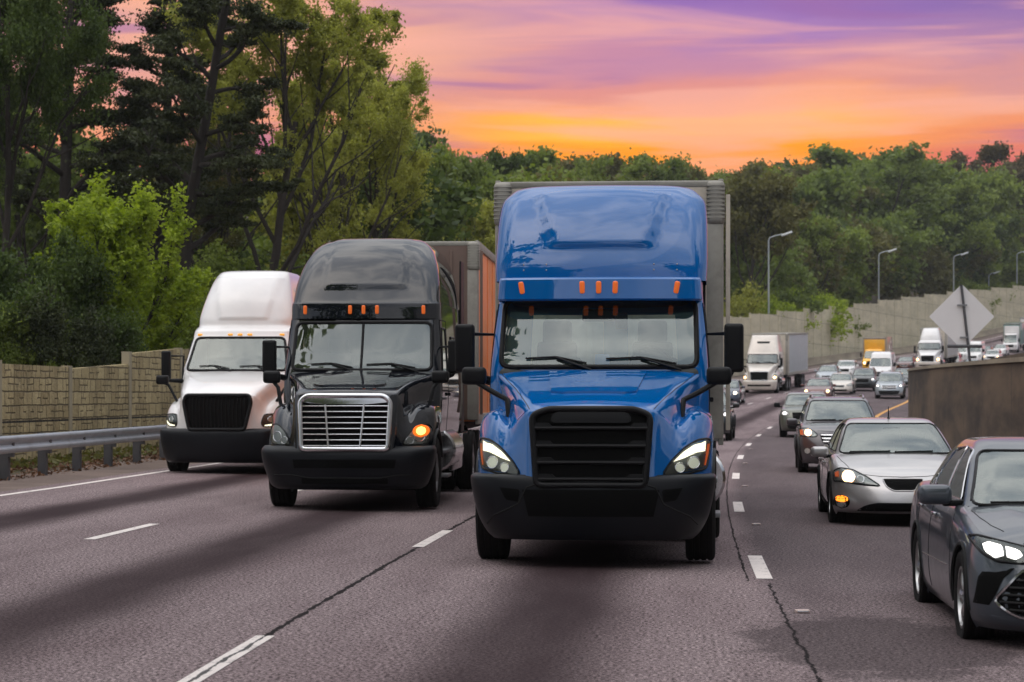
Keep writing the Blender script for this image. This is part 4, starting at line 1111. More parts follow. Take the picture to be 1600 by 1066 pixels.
# ------------------------------------------------------------------ cars
def car_lower(sp, nt_=9):
    L, hw = sp['L'], sp['hw']; zb = sp.get('zb', .2)
    h = outline(0, sp['bow'], hw, sp['r'], L, .35, nf=sp.get('nf', 10), na=sp.get('na', 9), ns=sp.get('ns', 60))
    full = [(-x, y) for x, y in h[::-1]][:-1]+h; full = full[:-1]
    sy = [a for a, b in sp['sh']]; sz = [b for a, b in sp['sh']]
    zt = lambda y: float(np.interp(y, sy, sz))
    TS = np.array(sp.get('prof', [(0, .07, .10), (.10, .03, .02), (.28, .005, 0), (.5, 0, .02), (.72, .012, .06), (.88, .035, .12), (.96, .06, .17), (1, .10, .22)]), float)
    TS = cr(TS, 3); V_ = []
    for t, ins, nose in TS:
        for x, y in full:
            tap = 1-sp.get('taper', .05)*(ss(1-y/1.1, 0, 1)+ss((y-(L-1.2))/1.2, 0, 1))
            fr = (1-ss(y, .0, 1.0)); rr = ss(y, L-.8, L)
            yy = y+nose*fr-nose*.7*rr
            xx = x*tap*(1-ins/hw)
            z = zb+t*(zt(yy)-zb)
            if t < .2 and .5 < y < L-.5: z += 0
            V_.append((xx, yy, z))
    nc = len(full); nr = len(TS); F_ = []
    for i in range(nr-1):
        for j in range(nc):
            j2 = (j+1) % nc; F_.append((i*nc+j, i*nc+j2, (i+1)*nc+j2, (i+1)*nc+j))
    # lid
    top = V_[(nr-1)*nc:]; nh = len(h); c0 = nh-1          # index of front centre in ring (h reversed minus dup + h)
    rows = []; base = len(V_); K = 12
    for i in range(nh-1):
        a = top[(c0+i-1) % nc] if False else None
    idx0 = min(range(nc), key=lambda i: (round(abs(top[i][0]), 5), top[i][1]))
    half = nc//2; nrow = 0
    for i in range(0, half+1):
        r_ = top[(idx0+i) % nc]; l_ = top[(idx0-i) % nc]
        for k in range(K+1):
            u = -1+2*k/K; x = (r_[0]-l_[0])/2*u+(r_[0]+l_[0])/2
            cy = sp.get('crown', .055)*min(1, abs(r_[0])/hw*1.0)
            z = r_[2]+cy*(1-abs(u)**2.6)
            if sp.get('ridge'): z += sp['ridge']*math.exp(-((abs(u)-.62)/.14)**2)*ss(abs(r_[0]), .3, .7)*(1-ss(r_[1], 1.2, 1.7))
            V_.append((x, r_[1]-.03*(1-u*u)*(r_[1] < 1.0)*0, z))
        nrow += 1
    for i in range(nrow-1):
        for k in range(K):
            a = base+i*(K+1)+k; F_.append((a, a+1, a+K+2, a+K+1))
    return np.array(V_), F_

def circ(cx, cz, r, rz=None, n=16): return [(cx+r*math.cos(t), cz+(rz or r)*math.sin(t)) for t in np.linspace(0, 2*PI, n+1)[:-1]]

def car(sp, label, cat, X, Y, z, phi, group='cars and vans in the traffic queue', name=None):
    root = empty(name or cat.replace(' ', '_')); tag(root, label, cat, group)
    P = sp['paint']; Pm = M[P]; near = sp.get('near', 0)
    lv, lf = car_lower(sp); a1, a2 = sp['ax']; r = sp['wr']
    lb = bvh_of(lv, lf)
    v2, f2 = snap_arch(lv, lf, [(a1, r), (a2, r)], r+.045, sp['hw']-.34)
    body = mk('body', v2, f2, Pm, root, 40)
    if sp.get('clad'):
        for s in (-1, 1):
            mb = MB(); panel(mb, lb, [(a1+r+.1, .2), (a2-r-.1, .2), (a2-r-.1, .42), (a1+r+.1, .42)], 'x', s, off=.008, nr=4, nc=20, thick=.01, guess=s*.9); mb.build('side_cladding', M['plastic'], body)
    for s in (-1, 1):
        for ac in (a1, a2):
            mb = MB(); surf_arc(mb, lb, ac, r, r+.045, s, -8, 188, .016 if not sp.get('clad') else .04); mb.build('wheel_arch', M['void'] if not sp.get('clad') else M['plastic'], body)
    gv, gf = stack(sp['gh'], 4); gb = bvh_of(gv, gf)
    ws = chaikin(sp['ws'], 2, .07); sw = [chaikin(w_, 1, .04) for w_ in sp['sw']]
    tests = [front_test(ws, sp['gh'][0][1]+1.6)]+[side_test(w_) for w_ in sw]
    mk('roof', gv, cut(gv, gf, tests), Pm, root, 50)
    mb = MB(); panel(mb, gb, ws, off=.004, nr=12, nc=16, thick=0, guess=1.8); mb.build('windshield', M[sp.get('wsmat', 'glass')], root, 60)
    mb = MB(); seam(mb, gb, ws, .013, closed=True, dens=.06, guess=1.8); mb.build('windshield_seal', M['plastic'], root)
    if near:
        zz = min(q[1] for q in ws)
        for x0, x1 in ((-.62, -.08), (-.02, .5)):
            mb = MB(); seam(mb, gb, [(x0, zz+.02), (x1, zz+.03)], .009, off=.02, dens=.08, guess=1.3); mb.build('wiper', M['plastic'], root)
    for s in (-1, 1):
        for w_ in sw:
            mb = MB(); panel(mb, gb, w_, 'x', s, off=.003, nr=6, nc=8, thick=0, guess=s*.7); wn = mb.build('side_window', M['glassd'], root, 60)
            mb = MB(); seam(mb, gb, w_, .010, 'x', s, closed=True, dens=.06, guess=s*.7); mb.build('window_trim', M[sp.get('trim', 'plastic')], wn)
    # cabin
    zc = sp['gh'][1][0]
    MB().box((0, sp['gh'][1][1]+.62, zc-.10), (2*sp['gh'][1][3]-.12, .6, .16), .05).build('dashboard', M['dash'], root)
    mb = MB(); mb.box((0, (a1+a2)/2+.15, .45), (2*sp['hw']-.36, a2-a1-.1, .5), .03); mb.box((0, a1-.1, .42), (1.25*sp['hw'], .9, .4), .02); mb.box((0, a2+.2, .45), (1.1, .9, .4), .02)
    mb.build('underbody', M['void'], root)
    if sp.get('seats', 1):
        for yy in (sp['seaty'], sp['seaty']+.9):
            for s in (-.38, .38):
                mb = MB(); mb.box((s, yy, zc-.12), (.46, .14, .55), .06, seg=3); mb.box((s, yy+.03, zc+.14), (.06, .05, .14), .02); mb.box((s, yy+.03, zc+.24), (.27, .11, .17), .05, seg=3); mb.build('seat', M['dash'], root)
    if near:
        p, d = cast(gb, 0, max(q[1] for q in ws)-.09, 'y', -1, 2.)
        MB().box((0, p.y+.10, p.z), (.24, .04, .07), .02, seg=3).build('inside_mirror', M['plastic'], root)
        c = Vector((.38, sp['seaty']-.62, zc-.02)); P_ = [c+Vector((.185*math.cos(t), -.05*math.sin(t), .175*math.sin(t))) for t in np.linspace(0, 2*PI, 25)[:-1]]
        mb = MB(); mb.tube(P_, .015, 6, closed=True); mb.tube([P_[0], c, P_[12]], .018, 6); mb.tube([c, c+Vector((0, -.25, -.08))], .03, 6); mb.build('steering_wheel', M['plastic'], root)
    for s in (-1, 1):
        lp = sp['lamp']; fl = (lambda p: p) if s > 0 else flipp
        lamp_unit(root, lb, chaikin(fl(lp['poly']), 1, .03), [fl(q) for q in lp['glow']] if lp.get('glow') else None, lp.get('glowm', 'lamp'),
                  [(s*a, b, c, m_) for a, b, c, m_ in lp.get('circles', [])], amber=fl(lp['amber']) if lp.get('amber') else None, guess=.35, housing=lp.get('housing', 'reflector'), lens=near > 0)
        for (pl, mt) in sp.get('fog', []):
            mb = MB(); panel(mb, lb, fl(pl), off=.006, nr=7, nc=8, thick=.02, guess=.25); mb.build('fog_light', M[mt], root)
        mx, my, mz, mw, mh = sp['mirror']
        mb = MB(); mb.box((s*mx, my, mz), (mw, .15, mh), min(mh, .15)*.42, Matrix.Rotation(-s*.12, 4, 'Z'), seg=4); mm = mb.build('side_mirror', M[sp.get('mirm', P)], root)
        MB().box((s*(mx-mw*.55), my+.02, mz-mh*.42), (.16, .07, .05), .02).build('mirror_foot', M['plastic'], mm)
        for xx, ac in ((s*(sp['hw']-.115), a1), (s*(sp['hw']-.115), a2)): wheel(root, xx, ac, r, .225, 'car')
        if near:
            for ys in sp.get('doors', []):
                mb = MB(); seam(mb, lb, ys, .005, 'x', s, off=-.001, dens=.05, guess=s*.9); mb.build('door_gap', M['void'], body)
            for hy, hz in sp.get('handles', []):
                p, d = cast(lb, hy, hz, 'x', s, s*.9); MB().box(p-d*.015, (.03, .2, .03), .012).build('door_handle', M[sp.get('handm', 'chrome')], root)
            if sp.get('sideline'):
                mb = MB(); seam(mb, lb, sp['sideline'], .008, 'x', s, dens=.05, guess=s*.9); mb.build('side_trim', M['chrome'], body)
    for gr_ in sp['grilles']:
        mb = MB(); pl = chaikin(gr_['poly'], 1, gr_.get('rad', .03)); panel(mb, lb, pl, off=.004, nr=10, nc=20, thick=.02, guess=.2); g_ = mb.build('grille', M[gr_.get('mat', 'mesh')], root)
        if gr_.get('rim'):
            mb = MB(); seam(mb, lb, pl, gr_['rim'], off=.006, closed=True, dens=.04, guess=.2); mb.build('grille_rim', M[gr_.get('rimm', 'chrome')], g_)
        if gr_.get('bars'):
            mb = MB()
            for zz in gr_['bars']:
                q = spans(pl, zz)
                if q: seam(mb, lb, [(q[0]+.02, zz), (q[1]-.02, zz)], gr_.get('barr', .008), off=.010, dens=.05, guess=.2)
            mb.build('grille_bar', M[gr_.get('barm', 'plastic')], g_)
    if near:
        mb = MB()
        for ln in sp.get('seams', []):
            seam(mb, lb, ln, .0045, off=-.001, dens=.03, guess=.2)
        if mb.v: mb.build('panel_gap', M['void'], body)
        for ln in sp.get('topseams', []):
            for s in (-1, 1):
                mb = MB(); seam(mb, lb, [(s*a, b) for a, b in ln], .0045, axis='z', off=-.001, dens=.04, guess=.9); mb.build('panel_gap', M['void'], body)
    if sp.get('rails'):
        for s in (-1, 1):
            q = [cast(gb, s*sp['rails'], yy, 'z', 1, 1.6)[0]+Vector((0, 0, .045)) for yy in np.linspace(sp['gh'][-1][1]-.2, sp['gh'][-1][5]+.1, 8)]
            q[0].z -= .04; q[-1].z -= .04
            MB().tube(q, .022, 8).build('roof_rail', M['chrome'], root)
    if sp.get('antenna'):
        p = cast(gb, 0, sp['antenna'], 'z', 1, 1.4)[0]; MB().tube([p, p+Vector((0, .02, .03)), p+Vector((0, .03, .17))], [.02, .01, .005], 8).build('antenna', M['plastic'], root)
    if sp.get('plate'):
        p = cast(lb, 0, sp['plate'], 'y', -1, 0)[0]; MB().box(p-Vector((0, .012, 0)), (.31, .012, .15), .004).build('licence_plate', M['whitep'], root)
    for s in (-1, 1):
        MB().box((s*(sp['hw']-.30), sp['L']-.07, sp['sh'][-1][1]-.16), (.26, .12, .12), .04).build('tail_light', simple('tail_red', (.35, .01, .01), .2), root)
    place(root, X, Y, z, phi); return root

silver = dict(paint='silverp', near=1, L=5.0, hw=.93, r=.62, bow=.20, taper=.06, zb=.19,
  sh=[(0, .62), (.22, .66), (.45, .74), (.8, .83), (1.15, .89), (1.5, .935), (2.5, .95), (3.9, .98), (4.5, 1.0), (5.0, .95)],
  ax=(.98, 3.78), wr=.33, ws=[(-.77, .955), (-.60, 1.345), (.60, 1.345), (.77, .955)],
  gh=[(.84, .98, .22, .84, .22, 4.55), (.94, 1.20, .22, .805, .2, 4.3), (1.10, 1.55, .18, .745, .18, 4.0), (1.26, 1.95, .15, .675, .16, 3.75), (1.355, 2.25, .13, .61, .15, 3.55), (1.405, 2.5, .11, .54, .15, 3.4), (1.425, 2.8, .08, .4, .12, 3.2)],
  sw=[[(1.72, .97), (2.35, 1.33), (2.75, 1.35), (2.75, .97)], [(2.82, .97), (2.82, 1.35), (3.3, 1.32), (3.85, 1.0)]], seaty=2.6, crown=.06,
  lamp=dict(poly=[(.885, .60), (.875, .74), (.80, .775), (.64, .755), (.47, .67), (.30, .555), (.50, .565), (.84, .605)], circles=[(.70, .665, .085, 'lampwarm'), (.55, .635, .045, 'reflector')], amber=[(.865, .66), (.865, .72), (.82, .735), (.82, .66)], housing='reflector'),
  fog=[(circ(.79, .335, .10, .095), 'plastic'), (circ(.79, .372, .078, .048), 'amberfog'), (circ(.79, .295, .055, .04), 'reflector')],
  mirror=(1.02, 1.62, .965, .24, .145), handm='silverp',
  grilles=[dict(poly=[(-.27, .645), (.27, .645), (.22, .54), (.13, .492), (-.13, .492), (-.22, .54)], rim=.008, rimm='silverp', mat='mesh'),
           dict(poly=[(-.62, .22), (-.50, .30), (-.36, .335), (.36, .335), (.50, .30), (.62, .22)], mat='mesh')],
  seams=[[(-.56, .70), (-.3, .675), (0, .668), (.3, .675), (.56, .70)]],
  topseams=[[(.80, 1.3), (.76, .9), (.68, .55)]], doors=[[(1.45, .28), (1.40, .6), (1.5, .93)], [(2.78, .28), (2.78, .95)], [(3.6, .60), (3.75, .95)]], handles=[(2.6, .80), (3.6, .82)], antenna=2.6)
M['amberfog'] = emis('amber_fog_lamp', (1, .25, .02), 2.2)
car(silver, 'silver sedan with lit headlight and amber fog light, behind the gray sedan', 'car', 5.125, 30.1, -.05, .084)

gray = dict(paint='grayp', near=2, L=4.97, hw=.925, r=.55, bow=.17, taper=.04, zb=.17,
  sh=[(0, .66), (.25, .72), (.5, .79), (.9, .86), (1.3, .915), (1.7, .95), (2.5, .955), (3.9, 1.0), (4.5, 1.03), (4.97, 1.0)],
  ax=(.97, 3.84), wr=.335, ws=[(-.755, .965), (-.60, 1.345), (.60, 1.345), (.755, .965)], ridge=.022,
  gh=[(.86, 1.15, .20, .85, .22, 4.6), (.95, 1.38, .20, .80, .2, 4.4), (1.12, 1.72, .17, .735, .18, 4.1), (1.28, 2.1, .14, .665, .16, 3.85), (1.37, 2.38, .12, .605, .15, 3.65), (1.42, 2.62, .1, .54, .15, 3.5), (1.44, 2.9, .08, .4, .12, 3.2)],
  sw=[[(1.90, .985), (2.48, 1.345), (2.82, 1.365), (2.87, .985)], [(2.95, .99), (2.90, 1.365), (3.35, 1.345), (3.72, 1.15), (3.76, 1.01)], [(3.82, 1.02), (3.80, 1.13), (4.02, 1.03)]], seaty=2.75, trim='chrome', crown=.05,
  lamp=dict(poly=[(.885, .785), (.84, .80), (.55, .735), (.40, .695), (.42, .645), (.62, .635), (.74, .64), (.83, .69)], glow=[[(.82, .755), (.78, .765), (.70, .745), (.70, .67), (.755, .66), (.81, .70)], [(.68, .74), (.60, .72), (.58, .68), (.63, .655), (.68, .665)]], glowm='lampw', housing='plastic'),
  fog=[([(.885, .34), (.86, .52), (.82, .585), (.64, .60), (.72, .52), (.76, .42), (.80, .34)], 'mesh')],
  mirror=(1.00, 1.80, 1.03, .25, .15), handm='chrome',
  grilles=[dict(poly=[(-.78, .37), (-.60, .585), (-.40, .62), (.40, .62), (.60, .585), (.78, .37), (.62, .27), (-.62, .27)], rad=.05, rim=.014, bars=[.32, .37, .42, .47, .52, .57], barr=.010, barm='plastic'),
           dict(poly=[(-.88, .275), (-.60, .225), (.60, .225), (.88, .275), (.60, .25), (-.60, .25)], mat='grayp')],
  seams=[[(-.56, .755), (-.3, .72), (0, .71), (.3, .72), (.56, .755)]],
  topseams=[[(.78, 1.40), (.76, 1.1), (.72, .8), (.66, .6)]], doors=[[(1.52, .26), (1.50, .6), (1.62, .95)], [(2.88, .26), (2.9, .97)], [(3.50, .5), (3.72, .72), (3.8, 1.0)]], handles=[(2.66, .845), (3.62, .87)], sideline=[(1.62, .52), (3.3, .50)])
car(gray, 'dark gray sedan cut off by the right edge, nearest car, both lamps lit', 'car', 4.03, 15.35, -.075, .069)

suv = dict(paint='darkp', near=1, L=4.55, hw=.91, r=.55, bow=.16, taper=.05, zb=.24, clad=1,
  sh=[(0, .84), (.25, .90), (.5, .97), (.9, 1.04), (1.2, 1.08), (2.5, 1.06), (4.0, 1.10), (4.55, 1.1)],
  ax=(.88, 3.5), wr=.36, ws=[(-.74, 1.13), (-.60, 1.56), (.60, 1.56), (.74, 1.13)],
  gh=[(1.0, .9, .2, .85, .2, 4.5), (1.10, 1.08, .2, .80, .2, 4.5), (1.28, 1.38, .17, .755, .18, 4.42), (1.45, 1.70, .14, .70, .16, 4.33), (1.56, 1.93, .12, .65, .15, 4.25), (1.62, 2.15, .1, .60, .15, 4.2), (1.645, 2.4, .08, .48, .12, 4.1)],
  sw=[[(1.50, 1.13), (2.0, 1.52), (2.5, 1.55), (2.5, 1.12)], [(2.58, 1.12), (2.58, 1.55), (3.3, 1.53), (3.35, 1.14)], [(3.42, 1.15), (3.42, 1.51), (3.85, 1.45), (4.1, 1.2)]], seaty=2.3, crown=.05, rails=.56,
  lamp=dict(poly=[(.87, .82), (.88, .97), (.74, .985), (.58, .92), (.50, .84), (.56, .80)], circles=[(.70, .89, .075, 'lampwarm')], amber=[(.86, .84), (.87, .95), (.81, .96), (.80, .84)], housing='reflector'),
  fog=[(circ(.72, .50, .06), 'reflector')], mirror=(1.03, 1.42, 1.10, .24, .15), handm='darkp',
  grilles=[dict(poly=[(-.46, .86), (.46, .86), (.40, .66), (-.40, .66)], bars=[.84, .77, .70], barr=.018, barm='chrome', mat='mesh'),
           dict(poly=[(-.60, .56), (.60, .56), (.52, .30), (-.52, .30)], mat='plastic')],
  seams=[[(-.5, .93), (0, .90), (.5, .93)]], doors=[[(1.35, .45), (1.35, 1.1)], [(2.54, .45), (2.54, 1.1)]], handles=[(2.36, .97), (3.3, 1.0)], plate=None)
car(suv, 'dark plum SUV with silver roof rails and one glowing headlight, behind the silver sedan', 'SUV', 7.0, 48.9, 0.0, .103)

# --- simple specs for the distant traffic, re-coloured
def far_sedan(paint, glow='lamp', gl=(.68, .63, .06)):
    return dict(paint=paint, L=4.7, hw=.90, r=.55, bow=.18, taper=.05, zb=.2, ns=26, nf=7, na=5,
      sh=[(0, .66), (.3, .75), (.8, .86), (1.3, .93), (2.5, .95), (4.0, .98), (4.7, .96)], ax=(.92, 3.6), wr=.33, ws=[(-.75, .97), (-.60, 1.36), (.60, 1.36), (.75, .97)],
      gh=[(.86, 1.0, .2, .84, .2, 4.4), (.96, 1.2, .2, .79, .2, 4.2), (1.2, 1.7, .15, .70, .16, 3.9), (1.37, 2.15, .12, .61, .15, 3.6), (1.43, 2.5, .1, .5, .12, 3.3)],
      sw=[[(1.75, .99), (2.3, 1.34), (2.7, 1.36), (2.7, .99)], [(2.8, .99), (2.8, 1.36), (3.3, 1.33), (3.8, 1.02)]], seaty=2.5, crown=.055,
      lamp=dict(poly=[(.86, .60), (.86, .72), (.74, .76), (.52, .66), (.50, .60)], circles=[(gl[0], gl[1]+.02, gl[2], glow)] if glow else [], housing='reflector'),
      mirror=(.99, 1.6, 1.0, .2, .13), grilles=[dict(poly=[(-.38, .64), (.38, .64), (.32, .50), (-.32, .50)], rim=.012), dict(poly=[(-.55, .36), (.55, .36), (.5, .24), (-.5, .24)])])
def far_suv(paint, glow='lampw', h=1.68, chrome=False, mirm=None):
    k = h/1.68
    return dict(paint=paint, L=4.7, hw=.93, r=.45, bow=.14, taper=.04, zb=.26, ns=26, nf=7, na=5, clad=1,
      sh=[(0, .90), (.3, .98), (.9, 1.05), (1.2, 1.08), (2.5, 1.07), (4.0, 1.1), (4.7, 1.1)], ax=(.9, 3.6), wr=.37, ws=[(-.77, 1.14), (-.64, 1.58*k), (.64, 1.58*k), (.77, 1.14)],
      gh=[(1.0, .95, .18, .87, .18, 4.6), (1.1, 1.1, .18, .82, .18, 4.6), (1.35*k, 1.5, .14, .76, .16, 4.5), (1.57*k, 1.88, .12, .69, .15, 4.4), (1.66*k, 2.2, .1, .62, .14, 4.3), (1.69*k, 2.5, .08, .5, .12, 4.2)],
      sw=[[(1.6, 1.15), (2.0, 1.52*k), (2.5, 1.55*k), (2.5, 1.14)], [(2.6, 1.14), (2.6, 1.55*k), (3.4, 1.53*k), (3.4, 1.15)], [(3.5, 1.16), (3.5, 1.5*k), (4.0, 1.46*k), (4.2, 1.2)]], seaty=2.3, crown=.04, rails=.58,
      lamp=dict(poly=[(.88, .80), (.88, .93), (.62, .93), (.58, .82)], circles=[(.74, .865, .07, glow)] if glow else [], housing='reflector'),
      mirror=(1.04, 1.5, 1.15, .22, .17), mirm=mirm or paint, grilles=[dict(poly=[(-.48, .90), (.48, .90), (.44, .66), (-.44, .66)], bars=[.78], barr=.03 if chrome else .012, barm='chrome' if chrome else 'plastic', rim=.02 if chrome else 0), dict(poly=[(-.7, .56), (.7, .56), (.6, .32), (-.6, .32)], mat='plastic')])
def far_van(paint):
    return dict(paint=paint, L=5.6, hw=1.0, r=.35, bow=.14, taper=.03, zb=.28, ns=26, nf=7, na=5,
      sh=[(0, .95), (.3, 1.08), (.7, 1.2), (1.0, 1.3), (2.5, 1.32), (5.6, 1.32)], ax=(.95, 4.3), wr=.37, ws=[(-.85, 1.36), (-.76, 1.98), (.76, 1.98), (.85, 1.36)],
      gh=[(1.2, .75, .16, .96, .16, 5.55), (1.35, .86, .16, .94, .16, 5.55), (1.7, 1.2, .14, .90, .16, 5.5), (2.02, 1.5, .12, .85, .15, 5.5), (2.35, 1.7, .14, .82, .2, 5.5), (2.50, 1.95, .16, .74, .25, 5.45), (2.55, 2.3, .1, .6, .2, 5.4)],
      sw=[[(1.35, 1.36), (1.75, 1.9), (2.3, 1.9), (2.3, 1.36)]], seaty=2.2, crown=.03,
      lamp=dict(poly=[(.92, .80), (.92, 1.05), (.74, 1.05), (.70, .82)], housing='reflector'), mirror=(1.14, 1.3, 1.5, .2, .32), mirm='plastic',
      grilles=[dict(poly=[(-.5, .92), (.5, .92), (.45, .66), (-.45, .66)]), dict(poly=[(-.7, .5), (.7, .5), (.6, .32), (-.6, .32)], mat='plastic')])
M['redbrown'] = paint('red_brown_paint', (.13, .030, .022)); M['greengray'] = paint('green_gray_paint', (.12, .125, .10), .5)
M['navy'] = paint('navy_paint', (.035, .045, .08), .4); M['charcoal'] = paint('charcoal_paint', (.022, .025, .028), .4); M['beigew'] = paint('warm_white_paint', (.70, .63, .56), .1)
M['paleblue'] = paint('pale_gray_blue_paint', (.38, .42, .46), .4)
def at(px, Y, py=None): 
    X = (px-800)*Y/3600; return X, Y, G(Y, X-D(Y)), Dh(Y)
FAR = [
 (far_suv('charcoal', 'lampw'), 'black SUV mostly hidden behind the right side of the blue truck', 'SUV', 1098, 75),
 (far_sedan('navy', 'lamp', (.62, .66, .09)), 'dark blue sedan with glowing lamp below the blue truck mirror', 'car', 1131, 133),
 (dict(far_suv('greengray', 'lampw', 1.6), rails=None, mirm='plastic'), 'green-gray crossover with bright headlight left of the plum SUV', 'SUV', 1259, 81),
 (far_sedan('redbrown', 'lampwarm', (.66, .64, .10)), 'red-brown sedan with two warm headlights just beyond the plum SUV', 'car', 1276, 142),
 (far_sedan('beigew', None), 'cream white sedan left of the dark SUV in the queue', 'car', 1311, 158),
 (far_suv('charcoal', 'lampw', 1.62), 'black SUV with one bright lamp between the white sedan and the silver SUV', 'SUV', 1347, 166),
 (far_suv('paleblue', 'lampw', 1.72, True), 'boxy silver SUV with chrome grille beside the end of the median wall', 'SUV', 1389, 150),
 (far_sedan('paleblue', None), 'pale blue sedan half hidden behind the cream sedan', 'car', 1290, 186),
 (far_suv('whitep', None, 1.6), 'white SUV behind the pale blue sedan, in front of the distant barrier', 'SUV', 1318, 200),
 (far_van('whitep'), 'white high-roof van in front of the yellow box truck', 'van', 1374, 190),
 (far_sedan('charcoal', 'lampw', (.62, .66, .08)), 'dark sedan with white headlight behind the silver SUV, beside the white van', 'car', 1409, 178),
 (far_sedan('paleblue', None), 'pale sedan in front of the distant white truck', 'car', 1446, 186),
 (far_suv('beigew', None, 1.7), 'white SUV below the left corner of the diamond sign', 'SUV', 1484, 238),
 (far_sedan('paleblue', None), 'pale sedan just right of the diamond sign post', 'car', 1516, 222),
 (far_van('whitep'), 'white van under the right corner of the diamond sign', 'van', 1519, 262),
 (far_sedan('paleblue', None), 'pale gray sedan above the median wall at the right edge', 'car', 1580, 240),
 (far_suv('whitep', 'lampwarm', 1.6), 'white SUV with warm headlamp right of the diamond sign', 'SUV', 1548, 262),
 (far_sedan('charcoal', None), 'dark sedan high in the queue right of the sign', 'car', 1536, 290),
 (far_sedan('redbrown', None), 'dark red car far up the queue near the distant white truck', 'car', 1412, 232),
 (far_sedan('whitep', None), 'white sedan far up the hill at the right', 'car', 1560, 300),
]
for sp_c, lab, cat, px, Y in FAR:
    X, Y, z, ph = at(px, Y); car(sp_c, lab, cat, X, Y, z, ph, name=None)

# ------------------------------------------------------------------ distant trucks
vol = dict(white); vol.update(paint='beigew', label='white semi truck with gray box trailer in the middle distance right of the blue truck', group='distant trucks',
  grille=dict(poly=[(-.58, .90), (-.62, 1.50), (.62, 1.50), (.58, .90)], bars=[], barr=.02, barm='plastic', framer=.03, framem='chrome'),
  bumpmat='beigew', intakes=[[(-.8, .5), (-.8, .62), (.8, .62), (.8, .5)]], lamp=dict(poly=[(1.12, .95), (1.12, 1.3), (.95, 1.3), (.90, 1.0)], circles=[(1.02, 1.10, .10, 'lampwarm')], housing='reflector'),
  fairing=[(2.70, 2.12, .15, 1.10, .18, 4.9), (2.82, 2.15, .15, 1.10, .2, 4.95), (3.1, 2.28, .18, 1.06, .22, 4.95), (3.5, 2.5, .2, .98, .24, 4.95), (3.85, 2.75, .2, .92, .24, 4.95), (3.98, 2.95, .18, .88, .22, 4.95), (4.0, 3.3, .12, .7, .2, 4.95)],
  ws=[(-1.04, 2.05), (-1.02, 2.66), (1.02, 2.66), (1.04, 2.05)], cab=[(1.0, 1.60, .10, 1.12, .14, 4.9), (1.5, 1.64, .10, 1.15, .14, 4.95), (1.96, 1.70, .14, 1.15, .14, 4.95), (2.3, 1.85, .14, 1.13, .16, 4.95), (2.70, 2.05, .14, 1.10, .18, 4.95), (2.82, 2.12, .14, 1.1, .2, 4.95)],
  bump=None, vent=[(-.42, 3.42), (-.46, 3.56), (.46, 3.56), (.42, 3.42)], markers=[], trailer=(6.2, 13.5, 'trailerf', 'graybox'))
r = semi(vol); X, Y, z, ph = at(1186, 158); place(r, X, Y, 1.78, ph+.02)
fw = dict(vol); fw.update(paint='whitep', label='distant white semi truck with rounded roof beside the diamond sign', vent=None, bumpmat='beigew', lamp=dict(poly=[(1.15, .95), (1.15, 1.3), (.85, 1.3), (.80, 1.0)], circles=[(.98, 1.12, .13, 'lampwarm')], housing='reflector'), fairing=white['fairing'], trailer=(6.2, 13.5, 'trailerf', 'trailerw'))
r = semi(fw); X, Y, z, ph = at(1449, 222); place(r, X, Y, z+.3, ph)

